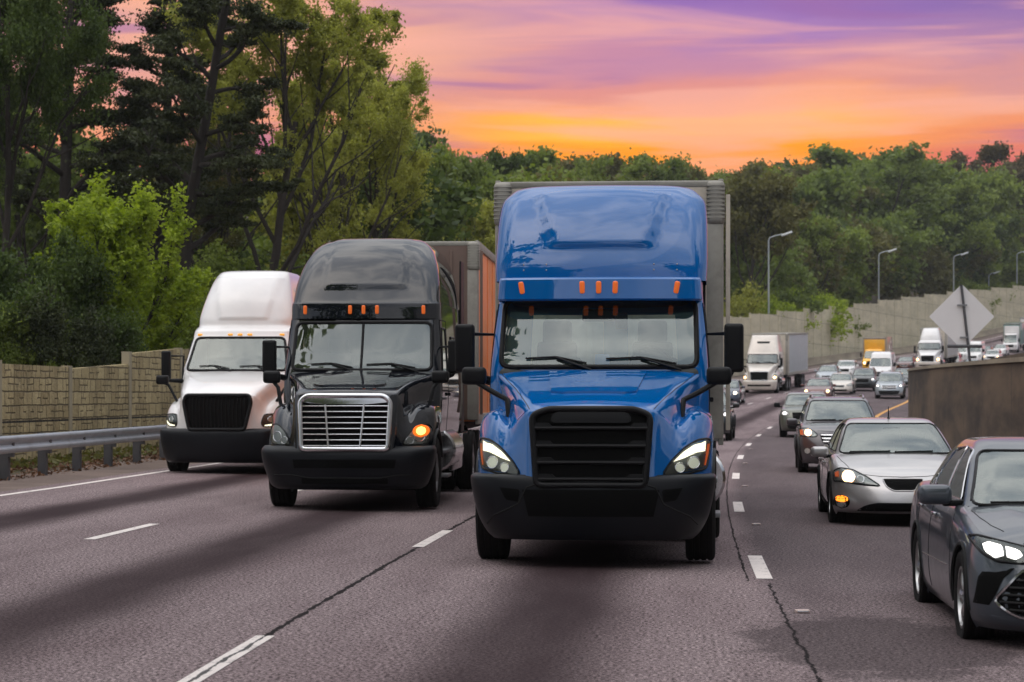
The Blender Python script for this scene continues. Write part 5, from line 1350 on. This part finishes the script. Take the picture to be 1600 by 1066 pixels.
def box_truck(label, px, Y, cabm, boxm, bw=2.3, bh=(1.0, 3.3), L=6.5, front=None, cab_h=2.2, group='distant trucks', accent=None):
    root = empty('box_truck'); tag(root, label, 'box truck', group)
    cv, cf = stack([(.45, .0, .10, 1.0, .2, 2.1), (.9, -.03, .10, 1.03, .22, 2.1), (1.2, .05, .12, 1.02, .22, 2.1), (1.35, .25, .14, .98, .22, 2.1), (1.9, .6, .12, .9, .2, 2.1), (cab_h, .8, .12, .84, .2, 2.1), (cab_h+.06, 1.1, .1, .6, .2, 2.0)], 4)
    cb = bvh_of(cv, cf); ws = chaikin([(-.86, 1.38), (-.78, cab_h-.12), (.78, cab_h-.12), (.86, 1.38)], 2, .08)
    mk('cab', cv, cut(cv, cf, [front_test(ws, 1.5)]), M[cabm], root, 45)
    mb = MB(); panel(mb, cb, ws, nr=8, nc=10, thick=0, guess=.5); mb.build('windshield', M['glass'], root)
    MB().box((0, 1.2, 1.2), (1.6, .9, .5), .1).build('dashboard', M['dash'], root)
    mb = MB(); panel(mb, cb, [(-.5, .75), (-.5, 1.1), (.5, 1.1), (.5, .75)], nr=4, nc=8); mb.build('grille', M['mesh'], root)
    for s in (-1, 1):
        mb = MB(); panel(mb, cb, circ(s*.76, .92, .13), nr=6, nc=6); mb.build('headlight', M['lampwarm' if s < 0 else 'reflector'], root)
        MB().box((s*1.2, .7, 1.7), (.16, .1, .42), .04).build('mirror', M['plastic'], root)
        MB().box((s*1.05, .7, 1.6), (.3, .05, .05), .01).build('mirror_arm', M['plastic'], root)
        wheel(root, s*.92, .9, .42, .26); wheel(root, s*.9, L-1.2, .42, .3)
        mb = MB(); panel(mb, cb, [(1.0, 1.4), (1.2, 1.95), (1.8, 1.95), (1.8, 1.4)], 'x', s, nr=5, nc=6, guess=s); mb.build('side_window', M['glassd'], root)
    bx = MB().box((0, 1.9+(L-1.9)/2, sum(bh)/2), (bw, L-1.9, bh[1]-bh[0]), .03).build('cargo_box', M[boxm], root)
    mb = MB(); mb.box((0, 1.88, bh[1]-.08), (bw+.04, .08, .16), .02)
    for s in (-1, 1): mb.box((s*(bw/2-.03), 1.88, sum(bh)/2), (.10, .08, bh[1]-bh[0]), .02)
    mb.build('box_frame', M['alum'], bx)
    if front: MB().box((0, 1.875, (bh[0]+bh[1])/2+.25), (bw-.3, .03, (bh[1]-bh[0])*.62), .01).build('front_panel', M[front], bx)
    mb = MB(); mb.box((0, L/2, .6), (.9, L-.6, .3), .03); mb.build('chassis', M['void'], root)
    X, Y, z, ph = at(px, Y); place(root, X, Y, z, ph); return root
M['yellowp'] = paint('yellow_paint', (.95, .48, .03)); M['creamp'] = paint('cream_paint', (.62, .38, .22)); M['tealp'] = paint('teal_paint', (.03, .25, .22))
box_truck('yellow and cream box truck behind the white van in the distance', 1363, 226, 'yellowp', 'creamp', 2.3, (1.0, 3.4), 7, 'yellowp')
box_truck('white box truck with teal side far up the hill at the right edge', 1578, 312, 'whitep', 'tealp', 2.3, (1.0, 3.9), 8, 'whitep', 2.5)
box_truck('white box truck highest in the queue at the right edge', 1603, 345, 'whitep', 'whitep', 2.4, (1.0, 3.6), 8, 'whitep')
box_truck('small white box truck beside the sign post, under the sign', 1497, 262, 'whitep', 'whitep', 2.2, (.9, 2.6), 6, 'whitep', 2.0)

# ------------------------------------------------------------------ trees
def leafmat(name, c0, c1, trans=.35, c2=None):
    m, nt, p, out = new_mat(name)
    g = N(nt, 'ShaderNodeNewGeometry'); rnd = g.outputs['Random Per Island']
    tc = N(nt, 'ShaderNodeTexCoord').outputs['Object']
    n1 = noise(nt, tc, .35, 2); n2 = noise(nt, tc, 1.6, 2)
    f = mth(nt, 'ADD', mth(nt, 'MULTIPLY', rnd, .45), mth(nt, 'MULTIPLY', smooth(nt, mth(nt, 'MULTIPLY_ADD', n2, .5, mth(nt, 'MULTIPLY', n1, .5)), .35, .65), .6), clamp=True)
    c = mixc(nt, f, c0, c1)
    nt.links.new(c, p.inputs['Base Color']); p.inputs['Roughness'].default_value = .55; p.inputs['Specular IOR Level'].default_value = .25
    t = N(nt, 'ShaderNodeBsdfTranslucent'); nt.links.new(mixc(nt, 1., c, (1.3, 1.35, .7), 'MULTIPLY'), t.inputs[0])
    mx = N(nt, 'ShaderNodeMixShader'); mx.inputs[0].default_value = trans
    nt.links.new(p.outputs[0], mx.inputs[1]); nt.links.new(t.outputs[0], mx.inputs[2]); nt.links.new(mx.outputs[0], out.inputs[0])
    return m
LM = dict(
 pine=leafmat('pine_needles', (.020, .030, .012), (.070, .080, .028), .2),
 dark=leafmat('dark_leaves', (.026, .048, .012), (.11, .155, .035), .35),
 spring=leafmat('spring_leaves', (.14, .155, .022), (.46, .46, .11), .45),
 bright=leafmat('bright_leaves', (.12, .18, .012), (.40, .48, .05), .45),
 mid=leafmat('mid_green_leaves', (.070, .105, .020), (.27, .33, .07), .4),
 olive=leafmat('olive_leaves', (.065, .068, .022), (.19, .175, .055), .35),
 deep=leafmat('deep_far_leaves', (.060, .095, .024), (.24, .30, .075), .4),
 rust=leafmat('rusty_far_leaves', (.050, .042, .020), (.13, .095, .042), .3))
M['bark'] = simple('bark', (.030, .023, .019), .95, var=.4, scale=7, bump=.6)

def grow(rng, kind, H, spread):
    segs = []; tips = []
    def br(p, d, L, r, dep, mx, ns=4):
        pts = [p]; cur = p.copy(); dd = d.copy()
        for i in range(ns):
            dd = (dd+rng.normal(0, .13, 3)*(1 if dep else .35)+np.array([0, 0, K['up']*.14]) * (dep > 0)); dd /= np.linalg.norm(dd)
            cur = cur+dd*L/ns; pts.append(cur.copy())
        segs.append((pts, r, r*(.35 if dep == mx else .45)))
        if dep >= mx-1:
            for q in pts[1 if dep == mx else 2:]: tips.append(q)
        if dep < mx:
            n = K['n'][min(dep, len(K['n'])-1)]
            for i in range(n):
                t = (K['t0'] if dep == 0 else .3)+(1-(K['t0'] if dep == 0 else .3))*(i+rng.random()*.7)/n
                t = min(t, 1.); k = t*ns; a = int(min(k, ns-1)); q = pts[a]+(pts[a+1]-pts[a])*(k-a)
                az = 2.399*i+rng.random()*1.2; ang = K['ang'][min(dep, len(K['ang'])-1)]*(1-.35*t if dep == 0 else 1)
                ref = np.array([math.cos(az), math.sin(az), .05]); ax = ref-dd*ref.dot(dd); ax /= np.linalg.norm(ax)+1e-9
                nd = dd*math.cos(ang)+ax*math.sin(ang)
                ln = K['len'][min(dep, len(K['len'])-1)]*(K['shape'](t) if dep == 0 else (1-.45*t))*(.75+.5*rng.random())
                br(q, nd, (H if dep == 0 else L)*ln, max(r*.5*(1-.4*t), .012), dep+1, mx, 3 if dep else 4)
    KS = dict(
      pine=dict(n=[24, 7], ang=[1.45, .75], len=[.25, .36], t0=.36, up=.25, shape=lambda t: (1.15-.75*t)*(.7 if t < .2 else 1), mx=2),
      dec=dict(n=[10, 6, 5], ang=[.70, .65, .7], len=[.46, .48, .42], t0=.28, up=.5, shape=lambda t: 1.15-.6*t, mx=3),
      wide=dict(n=[10, 5, 4], ang=[1.05, .8, .8], len=[.45, .5, .5], t0=.25, up=.35, shape=lambda t: 1.1-.55*t, mx=3),
      shoots=dict(n=[22, 7], ang=[.42, .38], len=[.72, .34], t0=.02, up=1.0, shape=lambda t: 1.15-.7*t, mx=2),
      bush=dict(n=[12, 6], ang=[.9, .8], len=[.6, .5], t0=.03, up=.3, shape=lambda t: 1.1-.4*t, mx=2))
    K = KS[kind]
    br(np.zeros(3), np.array([spread, 0, 1.])/math.hypot(1, spread), H*(.62 if kind in ('dec', 'wide') else .97 if kind == 'pine' else .55), H*.016, 0, K['mx'], 7)
    return segs, np.array(tips)

def tree_mesh(name, kind, seed, H, leaf, nleaf, cs, flat=.8, spread=0., drop=0., mat='mid', asp=1.6):
    rng = np.random.default_rng(seed); segs, tips = grow(rng, kind, H, spread)
    zsc = H/max(tips[:, 2].max(), 1e-3); sc = np.array([zsc, zsc, zsc])
    tips = tips*sc
    tt = tips[:, 2]/H
    if kind in ('dec', 'wide'): tips[:, 2] *= (1-.13*tt**6)/.87
    mb = MB()
    for pts, r0, r1 in segs:
        if r0 < H*.0016: continue
        k = len(pts); mb.tube([Vector(p*sc) for p in pts], [r0+(r1-r0)*i/(k-1) for i in range(k)], 6 if r0 > .05 else 4, cap=False)
    if drop: tips = tips[rng.random(len(tips)) > drop]
    n = len(tips); per = max(1, nleaf//n)
    w = rng.random(n)**1.2+.3
    C = np.repeat(tips, per, 0); W = np.repeat(w, per)
    C = C+rng.normal(0, 1, C.shape)*np.array([cs, cs, cs*flat])*W[:, None]
    m = len(C)
    u = rng.normal(0, 1, (m, 3)); 
    if kind == 'pine': u[:, 2] = np.abs(u[:, 2])*.6+.2
    u /= np.linalg.norm(u, axis=1)[:, None]; v = rng.normal(0, 1, (m, 3)); v -= u*(u*v).sum(1)[:, None]; v /= np.linalg.norm(v, axis=1)[:, None]
    s = leaf*(.6+.8*rng.random(m))[:, None]
    a = u*s*asp*.5; b = v*s*.5
    V_ = np.stack([C-a, C-a*.1+b, C+a, C-a*.1-b], 1).reshape(-1, 3)
    me = bpy.data.meshes.new(name+'_crown'); me.vertices.add(4*m); me.vertices.foreach_set('co', V_.ravel())
    me.loops.add(4*m); me.loops.foreach_set('vertex_index', np.arange(4*m)); me.polygons.add(m)
    me.polygons.foreach_set('loop_start', np.arange(0, 4*m, 4)); me.polygons.foreach_set('loop_total', np.full(m, 4))
    me.materials.append(LM[mat]); me.update(); me.validate()
    return mb, me, V_

_tm = {}
def tree(key, mat, X, Y, zb, H, rz, label, cat='tree', group=None, name='tree', sx=1., H0=None):
    """one tree of a given build: trunk and crown under an Empty"""
    args = TREES[key]; kk = (key, mat)
    root = empty(name, (X, Y, zb), rz); s = H/args[2]; root.scale = (s*sx, s*sx, s)
    tag(root, label, cat, group)
    if kk not in _tm:
        mb, me, _ = tree_mesh(key, *args, mat=mat); tr = mb.build('trunk', M['bark'], root, 60)
        cr_o = bpy.data.objects.new('crown', me); COL.objects.link(cr_o); cr_o.parent = root; _tm[kk] = (tr, cr_o)
    else:
        a, b = _tm[kk]
        for q in (a, b): c = q.copy(); COL.objects.link(c); c.parent = root
    return root
#  kind, seed, H, leaf, nleaf, cluster, flat, lean
TREES = dict(
 pineA=('pine', 3, 24, .105, 85000, .34, .28, .02, .5), pineB=('pine', 8, 24, .105, 85000, .36, .30, -.03, .48),
 bigdec=('dec', 5, 20, .11, 120000, .46, .8, .10, .1), loose=('dec', 12, 18, .082, 76000, .22, .9, .14, .5), loose2=('dec', 22, 14, .075, 66000, .22, .9, .05, .5),
 young=('shoots', 4, 7, .068, 62000, .12, 1.3, .02, 0), shrub=('bush', 6, 5, .07, 52000, .26, .9, 0, 0), shrubfar=('bush', 9, 10, .22, 12000, .5, .9, 0, 0),
 farA=('wide', 31, 24, .36, 22000, .62, .7, .0, .15), farB=('wide', 32, 24, .36, 22000, .66, .7, .04, .15), farC=('dec', 33, 22, .30, 20000, .50, .8, .0, .2), farD=('wide', 37, 24, .36, 20000, .75, .6, -.04, .15))
def tz(X, Y): return terrain(Y, X-D(Y))
def tpx(px, Y, ytop, key, mat, rz, label, **k):
    X = (px-800)*Y/3600; zb = tz(X, Y)-.1; H = 1.7+(617-ytop)*Y/3600-zb
    return tree(key, mat, X, Y, zb, H, rz, label, **k)
def wallY(px):
    a, b, c = .000525, .051-(px-800)/3600, 1.01-15.5
    return (-b+math.sqrt(b*b-4*a*c))/(2*a)
tpx(262, 84, -90, 'pineA', 'pine', .4, 'tall dark pine whose trunk stands left of the white truck', name='pine_tree', cat='pine tree')
tpx(205, 94, -70, 'pineB', 'pine', 2., 'dark pine just left behind the tallest pine', name='pine_tree', cat='pine tree')
tpx(90, 90, -150, 'pineB', 'pine', 4., 'dark pine towering at the upper left', name='pine_tree', cat='pine tree')
tpx(-5, 76, -140, 'bigdec', 'dark', 1., 'large dark leafy tree at the left edge', sx=.62)
tpx(390, 88, -70, 'loose', 'spring', .0, 'tall thin-leaved spring tree leaning right over the black truck', sx=.9)
tpx(330, 100, 130, 'loose2', 'olive', 2.6, 'airy olive green tree behind the tall pine', sx=.8)
tpx(505, 100, 70, 'loose', 'spring', .5, 'yellow-green open tree with bare limbs above the black truck', sx=.8)
tpx(575, 112, 95, 'loose2', 'spring', 4.2, 'spring green tree left of the orange trailer top', sx=.9)
tpx(128, 66, 285, 'young', 'bright', .3, 'bright green young tree with upright shoots above the block wall', sx=1.15, name='young_tree')
tpx(212, 69, 385, 'young', 'bright', 2.3, 'lower bright green young tree beside the upright one', sx=1.1, name='young_tree')
tpx(290, 78, 450, 'shrub', 'mid', 1.3, 'mid green bush just left of the white truck roof', cat='bush', name='bush', sx=.9)
tpx(15, 62, 370, 'shrub', 'dark', 0, 'dark bush at the left edge above the wall', cat='bush', name='bush', sx=.8)
tpx(62, 61, 470, 'shrub', 'mid', 2, 'green bush low beside the dark one at the left edge', cat='bush', name='bush', sx=.8)
tpx(112, 61, 455, 'shrub', 'pine', 2, 'blackish bush in front of the bright young tree', cat='bush', name='bush', sx=.7)
tpx(172, 63, 480, 'shrub', 'dark', 3, 'low dark bush hanging over the dip in the block wall', cat='bush', name='bush', sx=.9)
tpx(385, 92, 395, 'shrub', 'mid', 4, 'green bush peeking over the white truck roof', cat='bush', name='bush', sx=1.1)
tpx(460, 108, 270, 'farC', 'spring', 1, 'mid green tree filling the gap behind the black truck', sx=.9)
tpx(330, 116, 250, 'farA', 'olive', 1, 'olive tree deep in the wood behind the pines', sx=.9)
tpx(40, 104, 120, 'farB', 'deep', 2, 'deep green tree filling the dark wood at the left', sx=.8)
tpx(160, 112, 230, 'farD', 'deep', 3, 'deep green tree between the pines in the dark wood', sx=.8)
tpx(555, 128, 225, 'farC', 'spring', 5, 'leafy green tree above the orange trailer', sx=1.)
tpx(655, 150, 232, 'farC', 'mid', 3, 'slim green tree against the pink sky', sx=.7)
tpx(625, 128, 300, 'farA', 'spring', 0, 'rounded yellow-green tree just above the orange trailer', sx=.8)
tpx(715, 160, 315, 'farB', 'spring', 1, 'low spring green tree left of the blue truck roof', sx=.8)
tpx(700, 180, 252, 'farC', 'deep', 2, 'thin gray-green tree with sky showing through', sx=.6)
tpx(755, 180, 290, 'farD', 'mid', 4, 'dark green tree touching the blue truck trailer corner', sx=.7)
tpx(800, 225, 248, 'farC', 'dark', 0, 'dark tree with clumped crown just above the trailer corner', sx=.8)
tpx(880, 270, 250, 'farA', 'mid', 1, 'rounded green tree rising above the left of the blue roof')
tpx(950, 290, 246, 'farB', 'olive', 2, 'olive tree crown above the middle of the blue roof')
tpx(1015, 300, 252, 'farD', 'deep', 3, 'dark green crown above the right of the blue roof')
tpx(1085, 310, 264, 'farA', 'olive', 5, 'brownish green crown above the trailer corner on the right')
tpx(1168, wallY(1168)+16, 278, 'farC', 'olive', 2.2, 'yellowish tree with dark leaning trunk right of the blue truck', sx=.9)
tpx(1330, wallY(1330)+42, 395, 'farC', 'bright', 1., 'small bright green tree between the first two street lamps', sx=.6)
tpx(1258, wallY(1258)+36, 345, 'farC', 'mid', 2, 'soft green tree just right of the leftmost street lamp', sx=.8)
tpx(1270, 350, 262, 'farB', 'olive', 3, 'wooded crown left of the highest crown', sx=1.1)
tpx(1380, 360, 240, 'farA', 'deep', 0, 'broad domed tree crown, highest in the right hand woodland', sx=1.3)
tpx(1450, 385, 262, 'farD', 'mid', 0, 'leafy green crown right of the broad dome', sx=1.)
tpx(1520, 410, 285, 'farB', 'mid', 2, 'green crown above the distant lamps at the right')
tpx(1575, 440, 240, 'farA', 'rust', 1, 'rusty brown tree crown at the right edge')
tpx(1600, 460, 320, 'farD', 'mid', 4, 'green tree at the right edge beside the street lamp')
for k, (px, yt, mt, kx) in enumerate(((1152, 450, 'spring', .8), (1175, 466, 'bright', .9), (1215, 462, 'bright', 1), (1262, 452, 'bright', 1.1), (1292, 466, 'mid', .9), (1238, 478, 'mid', .8), (1550, 430, 'mid', 1), (1515, 436, 'mid', 1))):
    tpx(px, wallY(px)+17, yt, 'shrubfar', mt, k*1.3, ['feathery pale bush beside the blue truck mirror', 'bright green bush second along the distant wall', 'green bush under the leftmost street lamp', 'bright bush topping the distant wall left of the small tree',
        'mid green bush left of the small bright tree', 'low bush between the bright bushes on the wall', 'bush on the distant wall near the right lamp', 'low bush on the distant wall right of the sign'][k], cat='bush', name='bush', group='bushes along the distant wall', sx=kx)

# far wooded hillside that reads as one mass
def wood_mass(name, spots, seed, kinds, leaf, nper):
    rng = np.random.default_rng(seed); Vs = []; cols = []
    lib = [tree_mesh('x', k, s_, 20, leaf, nper, .85, .7, 0., mat='deep')[2] for k, s_ in kinds]
    for i, (X, Y, zb, H, mi) in enumerate(spots):
        V_ = lib[i % len(lib)]; a = rng.random()*6.28; s = H/20; w_ = s*(.9+.3*rng.random())
        R_ = np.array([[math.cos(a), -math.sin(a), 0], [math.sin(a), math.cos(a), 0], [0, 0, 1]])
        q = V_@R_.T*np.array([w_, w_, s])+np.array([X, Y, zb]); Vs.append(q); cols.append(np.full(len(V_)//4, mi))
    V_ = np.concatenate(Vs); m = len(V_)//4; me = bpy.data.meshes.new(name)
    me.vertices.add(4*m); me.vertices.foreach_set('co', V_.ravel()); me.loops.add(4*m); me.loops.foreach_set('vertex_index', np.arange(4*m)); me.polygons.add(m)
    me.polygons.foreach_set('loop_start', np.arange(0, 4*m, 4)); me.polygons.foreach_set('loop_total', np.full(m, 4))
    ms = ['deep', 'mid', 'olive', 'dark', 'spring', 'rust']
    for k in ms: me.materials.append(LM[k])
    me.polygons.foreach_set('material_index', np.concatenate(cols)); me.update(); me.validate()
    o = bpy.data.objects.new(name, me); COL.objects.link(o); return o
rng = random.Random(5); spots = []
top = [(560, 150), (640, 235), (700, 262), (760, 275), (850, 262), (900, 256), (1000, 262), (1100, 268), (1180, 262), (1250, 262), (1320, 250), (1400, 246), (1470, 275), (1520, 268), (1620, 252), (1700, 250)]
for k in range(84):
    px = 600+1060*(k/84)+rng.uniform(-9, 9); Y = rng.choice((330, 380, 420, 460)) if px > 850 else rng.choice((190, 220, 250))
    if px > 1180: Y = max(Y, wallY(px)+rng.uniform(40, 90))
    yt = float(np.interp(px, [a for a, b in top], [b for a, b in top]))+rng.uniform(2, 24)
    X = (px-800)*Y/3600; zb = tz(X, Y)-.5; H = 1.7+(617-yt)*Y/3600-zb; spots.append((X, Y, zb, H, rng.choice((0, 0, 1, 2, 0, 3))))
for k in range(26):
    px = 1130+500*(k/26)+rng.uniform(-9, 9); Y = wallY(px)+28+rng.uniform(0, 40)
    yt = rng.uniform(330, 400); X = (px-800)*Y/3600; zb = tz(X, Y)-.5; H = 1.7+(617-yt)*Y/3600-zb; spots.append((X, Y, zb, H, rng.choice((0, 0, 1, 3, 2))))
for k in range(14):
    px = -30+640*(k/14)+rng.uniform(-9, 9); Y = rng.uniform(115, 150); yt = rng.uniform(220, 400); X = (px-800)*Y/3600; zb = tz(X, Y)-.5; H = 1.7+(617-yt)*Y/3600-zb; spots.append((X, Y, zb, H, rng.choice((0, 3, 1))))
tag(wood_mass('distant_woodland', spots, 3, [('wide', 51), ('wide', 52), ('dec', 53)], .42, 9000), 'dense far woodland covering the hillside behind the road', 'woodland', kind='stuff')
# trees that flank the road behind the viewer, seen mirrored in paint and glass
spots = []
for k in range(13):
    for s in (-1, 1):
        Y = 12-k*6.5+rng.uniform(-1.5, 1.5); X = (-21 if s < 0 else 19)+rng.uniform(-2, 2) + .05*Y; spots.append((X, Y, .3, rng.uniform(15, 23), rng.choice((0, 3, 1))))
tag(wood_mass('roadside_woodland', spots, 8, [('wide', 61), ('dec', 62)], .7, 2500), 'leafy roadside woodland lining the road outside the picture', 'woodland', kind='stuff')

# leaf litter and weeds along the foot of the wall
def litter(name, n, Y0, Y1, o0, o1, size, mat, up, label, cat):
    rg = np.random.default_rng(n); V_ = []
    for i in range(n):
        Y = Y0+(Y1-Y0)*rg.random()**1.3; o = o0+(o1-o0)*rg.random(); c = np.array(RP(Y, o, rg.random()*up)); a = rg.normal(0, 1, 3); a[2] = abs(a[2])*(2.5 if up > .1 else .2); a *= size*(.5+rg.random())/np.linalg.norm(a); b = rg.normal(0, 1, 3)*size*.25
        c[2] -= .03; V_ += [c, c+b+a*.5, c+a, c-b+a*.5]
    o = mk(name, V_, [(4*i, 4*i+1, 4*i+2, 4*i+3) for i in range(n)], mat, ang=80); return tag(o, label, cat, kind='stuff')
litter('leaf_litter', 9000, 30, 110, -15.3, -12.7, .09, leafmat('dry_leaves', (.05, .022, .012), (.22, .11, .06), .1), .06, 'brown dry leaf litter under the guardrail', 'leaf litter')
litter('weeds', 4500, 30, 120, -15.4, -13.9, .16, LM['olive'], .10, 'green weeds at the foot of the block wall', 'weeds')

# ------------------------------------------------------------------ camera
cd = bpy.data.cameras.new('camera'); cam = bpy.data.objects.new('camera', cd); COL.objects.link(cam)
cam.location = (0, 0, 1.7); cam.rotation_euler = (PI/2, 0, 0)
cd.sensor_width = 36; cd.lens = 81.; cd.shift_y = 84/1600; cd.clip_end = 5000; cd.clip_start = .1
cd.dof.use_dof = True; cd.dof.focus_distance = 24; cd.dof.aperture_fstop = 4.5
scene.camera = cam

# ------------------------------------------------------------------ light
SUN_EL, SUN_AZ = math.radians(55), math.radians(235)     # behind the camera, a little to the left
w = bpy.data.worlds.new('World'); scene.world = w; w.use_nodes = True; nt = w.node_tree
bg = nt.nodes['Background']; 
sky = N(nt, 'ShaderNodeTexSky'); sky.sky_type = 'NISHITA'; sky.sun_disc = False
sky.sun_elevation = SUN_EL; sky.sun_rotation = SUN_AZ; sky.dust_density = 3
geo = N(nt, 'ShaderNodeTexCoord').outputs['Generated']
sp_ = N(nt, 'ShaderNodeSeparateXYZ'); nt.links.new(geo, sp_.inputs[0]); x, y, z = sp_.outputs
el = mth(nt, 'MULTIPLY', mth(nt, 'ARCSINE', z), 180/PI)         # degrees above horizon
az = mth(nt, 'MULTIPLY', mth(nt, 'ARCTAN2', x, y), 180/PI)       # degrees right of straight ahead
def cvec(sx, sz, off=0):
    c = N(nt, 'ShaderNodeCombineXYZ'); nt.links.new(mth(nt, 'MULTIPLY', az, sx), c.inputs[0]); nt.links.new(mth(nt, 'MULTIPLY', el, sz), c.inputs[1]); c.inputs[2].default_value = off
    return c.outputs[0]
n1 = noise(nt, cvec(.075, .6), 1.0, 5, .55, .8)
n2 = noise(nt, cvec(.085, .95, 7), 1.0, 4, .5, .5)
n3 = noise(nt, cvec(.05, .5, 3), 1.0, 3, .5, .3)
e2 = mth(nt, 'ADD', el, mth(nt, 'MULTIPLY', mth(nt, 'SUBTRACT', n1, .5), 3.0))
def ramp(stops):
    rp = N(nt, 'ShaderNodeValToRGB'); cr_ = rp.color_ramp; cr_.interpolation = 'EASE'
    while len(cr_.elements) < len(stops): cr_.elements.new(.5)
    for e, (p_, c_) in zip(cr_.elements, stops): e.position = p_/16; e.color = (*c_, 1)
    nt.links.new(mth(nt, 'DIVIDE', e2, 16.), rp.inputs[0]); return rp.outputs[0]
rc = ramp([(4.5, (1.0, .22, .03)), (5.9, (1.1, .33, .0)), (6.6, (1.15, .50, .03)), (7.15, (.95, .36, .16)), (7.7, (.76, .28, .24)), (8.3, (.56, .24, .36)), (9.0, (.40, .20, .46)), (9.8, (.29, .14, .44)), (12, (.30, .20, .40)), (15, (.42, .36, .50))])
rs = ramp([(4.5, (.50, .09, .13)), (5.6, (.68, .14, .13)), (6.4, (.88, .28, .12)), (7.0, (.88, .34, .18)), (7.7, (.68, .29, .28)), (8.4, (.42, .21, .39)), (9.1, (.32, .17, .40)), (9.8, (.26, .14, .40)), (12, (.28, .2, .42)), (15, (.42, .36, .50))])
side = smooth(nt, mth(nt, 'ABSOLUTE', mth(nt, 'SUBTRACT', az, 4.2)), 2.5, 8.)
c = mixc(nt, side, rc, rs)
lf = mth(nt, 'MULTIPLY', smooth(nt, az, 3., -4.), smooth(nt, el, 7.0, 8.2))
c = mixc(nt, mth(nt, 'MULTIPLY', lf, smooth(nt, n3, .35, .62)), c, (.90, .42, .28))
# soft wind-drawn streaks
c = mixc(nt, mth(nt, 'MULTIPLY', smooth(nt, n2, .50, .66), .60), c, (.95, .44, .34))
c = mixc(nt, mth(nt, 'MULTIPLY', smooth(nt, n2, .46, .32), .62), c, (.34, .14, .36))
# overcast dome: bright pale cloud over and behind the viewer
nv = noise(nt, vmap(nt, geo, (1, 1, 1.6)), 2.6, 5, .55, .4)
cloud = mixc(nt, smooth(nt, nv, .38, .62), (1.10, 1.18, 1.30), (2.25, 2.20, 2.15))
skyc = N(nt, 'ShaderNodeVectorMath'); skyc.operation = 'SCALE'; skyc.inputs[3].default_value = .12; nt.links.new(sky.outputs[0], skyc.inputs[0])
dome = mixc(nt, .80, skyc.outputs[0], cloud)
low = smooth(nt, el, 12., 62.)          # darker towards the horizon all round
dome = mixc(nt, low, mixc(nt, 1., dome, (.30, .31, .33), 'MULTIPLY'), dome)
front = mth(nt, 'MULTIPLY', smooth(nt, mth(nt, 'ABSOLUTE', az), 50., 22.), smooth(nt, el, 24., 11.))
fin = mixc(nt, front, dome, c)
nt.links.new(fin, bg.inputs[0]); bg.inputs[1].default_value = 1.0
sd = bpy.data.lights.new('sun', 'SUN'); so = bpy.data.objects.new('sun', sd); COL.objects.link(so)
sd.energy = .5; sd.angle = math.radians(90); sd.color = (1, .93, .86)
so.rotation_euler = Vector((math.sin(SUN_AZ)*math.cos(SUN_EL), math.cos(SUN_AZ)*math.cos(SUN_EL), math.sin(SUN_EL))).to_track_quat('Z', 'Y').to_euler()
scene.view_settings.view_transform = 'Standard'; scene.view_settings.look = 'None'; scene.view_settings.exposure = .12; scene.view_settings.gamma = 1
scene.cycles.max_bounces = 6; scene.cycles.diffuse_bounces = 3; scene.cycles.volume_bounces = 0; scene.cycles.transparent_max_bounces = 24

# thin evening haze
hm = bpy.data.materials.new('haze_air'); hm.use_nodes = True; nt = hm.node_tree; nt.nodes.clear()
pv = nt.nodes.new('ShaderNodeVolumePrincipled'); pv.inputs['Density'].default_value = .00015; pv.inputs['Color'].default_value = (.93, .95, .98, 1)
oo = nt.nodes.new('ShaderNodeOutputMaterial'); nt.links.new(pv.outputs[0], oo.inputs['Volume'])
hb_ = MB().box((120, 260, 31), (1000, 900, 66), 0).build('haze', hm); hb_['kind'] = 'stuff'
